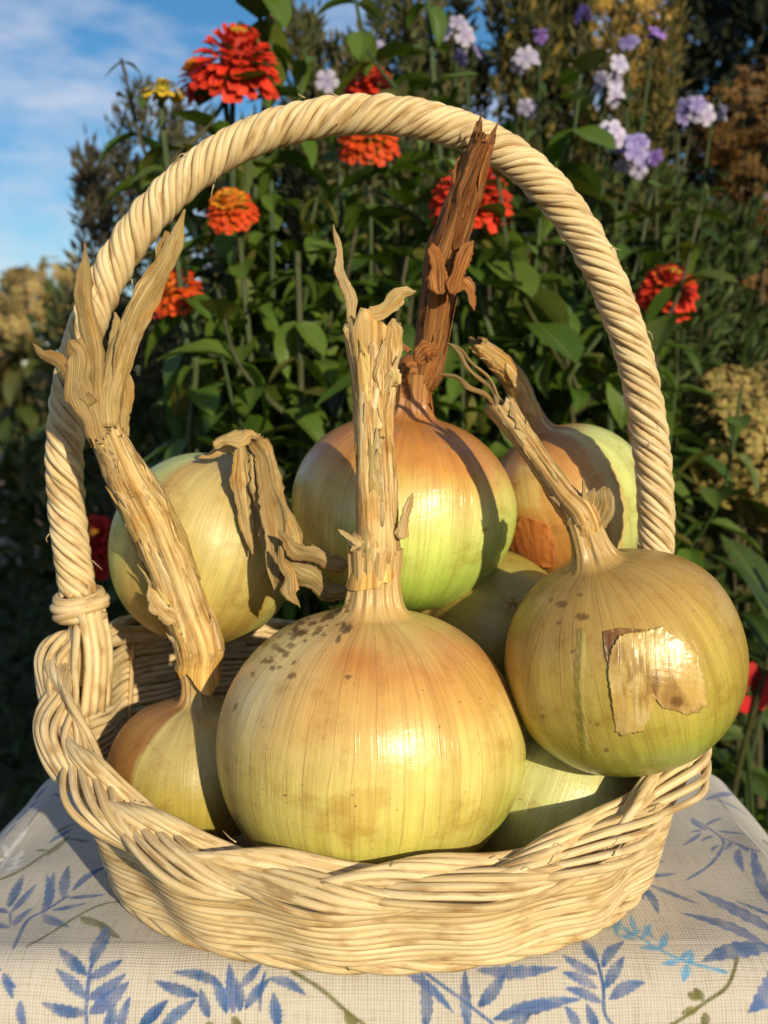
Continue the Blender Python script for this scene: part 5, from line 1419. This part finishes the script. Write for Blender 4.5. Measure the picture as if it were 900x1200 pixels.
# --- dark evergreen hedge far right, behind the bed
def tree(name, label, base, cen, rad, seed, cols, n=9000, leaf=.06, trunk=.07, cat='tree', group=None):
    g = np.random.default_rng(seed)
    e = tag(empty(name, base), label, cat, group)
    org = np.asarray(base, float); cen = np.asarray(cen, float); rad = np.asarray(rad, float)
    mt_, ml = MB(), MB()
    tube(mt_, smooth_path([org, org * .5 + cen * .5 + g.normal(0, .05, 3), cen + np.array([0, 0, rad[2] * .7])], 12), np.linspace(trunk, trunk * .25, 12), 8)
    clumps = []
    for _ in range(46):
        d = g.normal(0, 1, 3); d /= np.linalg.norm(d)
        q = cen + d * rad * g.uniform(.45, .95)
        clumps.append(q)
        i = org * .3 + cen * .7 + np.array([0, 0, rad[2] * g.uniform(-.6, .4)])
        tube(mt_, smooth_path([i, (i + q) / 2 + g.normal(0, .06, 3), q], 6), np.linspace(trunk * .3, .006, 6), 5)
    per = n // len(clumps)
    for q in clumps:
        off = g.normal(0, 1, (per, 3)); off /= np.linalg.norm(off, axis=1)[:, None]
        pts = q + off * (rad.mean() * .36 * g.uniform(.2, 1, per) ** .6)[:, None]
        leaf_cloud(ml, pts, off + np.array([0, 0, .2]), leaf, .55, np.asarray(cols) * g.uniform(.75, 1.2), g)
    mt_.build('trunk', M_TWIG, e)
    o = ml.build('crown', M_FOL, e, smooth=False); o['kind'] = 'stuff'
    return e
DK = [(.016, .024, .010), (.022, .032, .012), (.012, .018, .008)]
tree('evergreen_tree', 'dark evergreen shrub standing behind the right end of the bed', (1.25, 3.3, 0), (1.25, 3.3, 1.25), (.75, .5, 1.15), 701, DK, 16000, .07)
tree('evergreen_tree', 'dark evergreen shrub behind the middle of the bed, mostly hidden by flowers', (0.35, 2.7, 0), (0.38, 2.7, .72), (.60, .35, .62), 702, [(.025, .04, .014), (.035, .05, .018)], 14000, .055)
tree('leafy_shrub', 'low green shrub behind the left end of the bed', (-.50, 2.5, 0), (-.46, 2.5, .54), (.46, .3, .54), 703, [(.03, .05, .014), (.05, .07, .02), (.08, .075, .02)], 9000, .045, .03, 'bush')

for i, (x, Y, h_, w_, lab) in enumerate(((-3.9, 10.5, 1.0, .9, 'rounded green bush at the far left edge beyond the path'), (-2.7, 11.5, .85, .8, 'low olive bush beyond the path, between the round hydrangea and the handle'), (-1.6, 11.0, .9, .9, 'dark green bush far off behind the left arm of the handle'), (-5.2, 11.8, 1.1, 1.0, 'pale green bush far off, partly outside the left edge'))):
    tree('leafy_shrub', lab, (x, Y, 0), (x, Y, h_ * .5), (w_, .6, h_ * .5), 720 + i, [(.045, .06, .018), (.07, .08, .022), (.10, .09, .03)], 5000, .13, .04, 'bush')
tree('leafy_shrub', 'added unseen shrub just outside the right edge, put there to shade that end of the bed', (2.05, .15, 0), (2.05, .15, 1.25), (.62, .6, 1.2), 730, DK, 9000, .09, .05, 'bush')  # shade caster added out of view to dim the right end of the bed
# --- ground cover
g = np.random.default_rng(808)
mb = MB()
n = 26000
X = g.uniform(-3.2, 2.6, n); Yv = g.uniform(.75, 4.3, n) 
keep = np.abs(X) < .55 * Yv + .25
X, Yv = X[keep], Yv[keep]; n = len(X)
Zv = np.abs(g.normal(0, .035, n)) + .035 * (1 + fsum(X, Yv, 31, 6, 3))
d = g.normal(0, 1, (n, 3)); d[:, 2] = np.abs(d[:, 2]) * .8 + .15
leaf_cloud(mb, np.stack([X, Yv, Zv], -1), d, .05, .42, [(.022, .04, .010), (.034, .058, .013), (.05, .07, .018), (.07, .06, .02)], g)
o = mb.build('ground_cover', M_FOL, smooth=False); tag(o, 'low dark green weeds covering the ground behind the cloth', 'weeds', kind='stuff')
mb = MB(); n = 16000
X = g.uniform(-7, 1.5, n); Yv = g.uniform(8.6, 16, n)
d = g.normal(0, 1, (n, 3)); d[:, 2] = np.abs(d[:, 2]) + .3
leaf_cloud(mb, np.stack([X, Yv, np.abs(g.normal(0, .10, n))], -1), d, .22, .35, [(.05, .075, .02), (.07, .09, .025), (.10, .10, .03), (.04, .06, .018)], g)
o = mb.build('far_greenery', M_FOL, smooth=False); tag(o, 'band of far green garden plants beyond the soil path', 'greenery', kind='stuff')
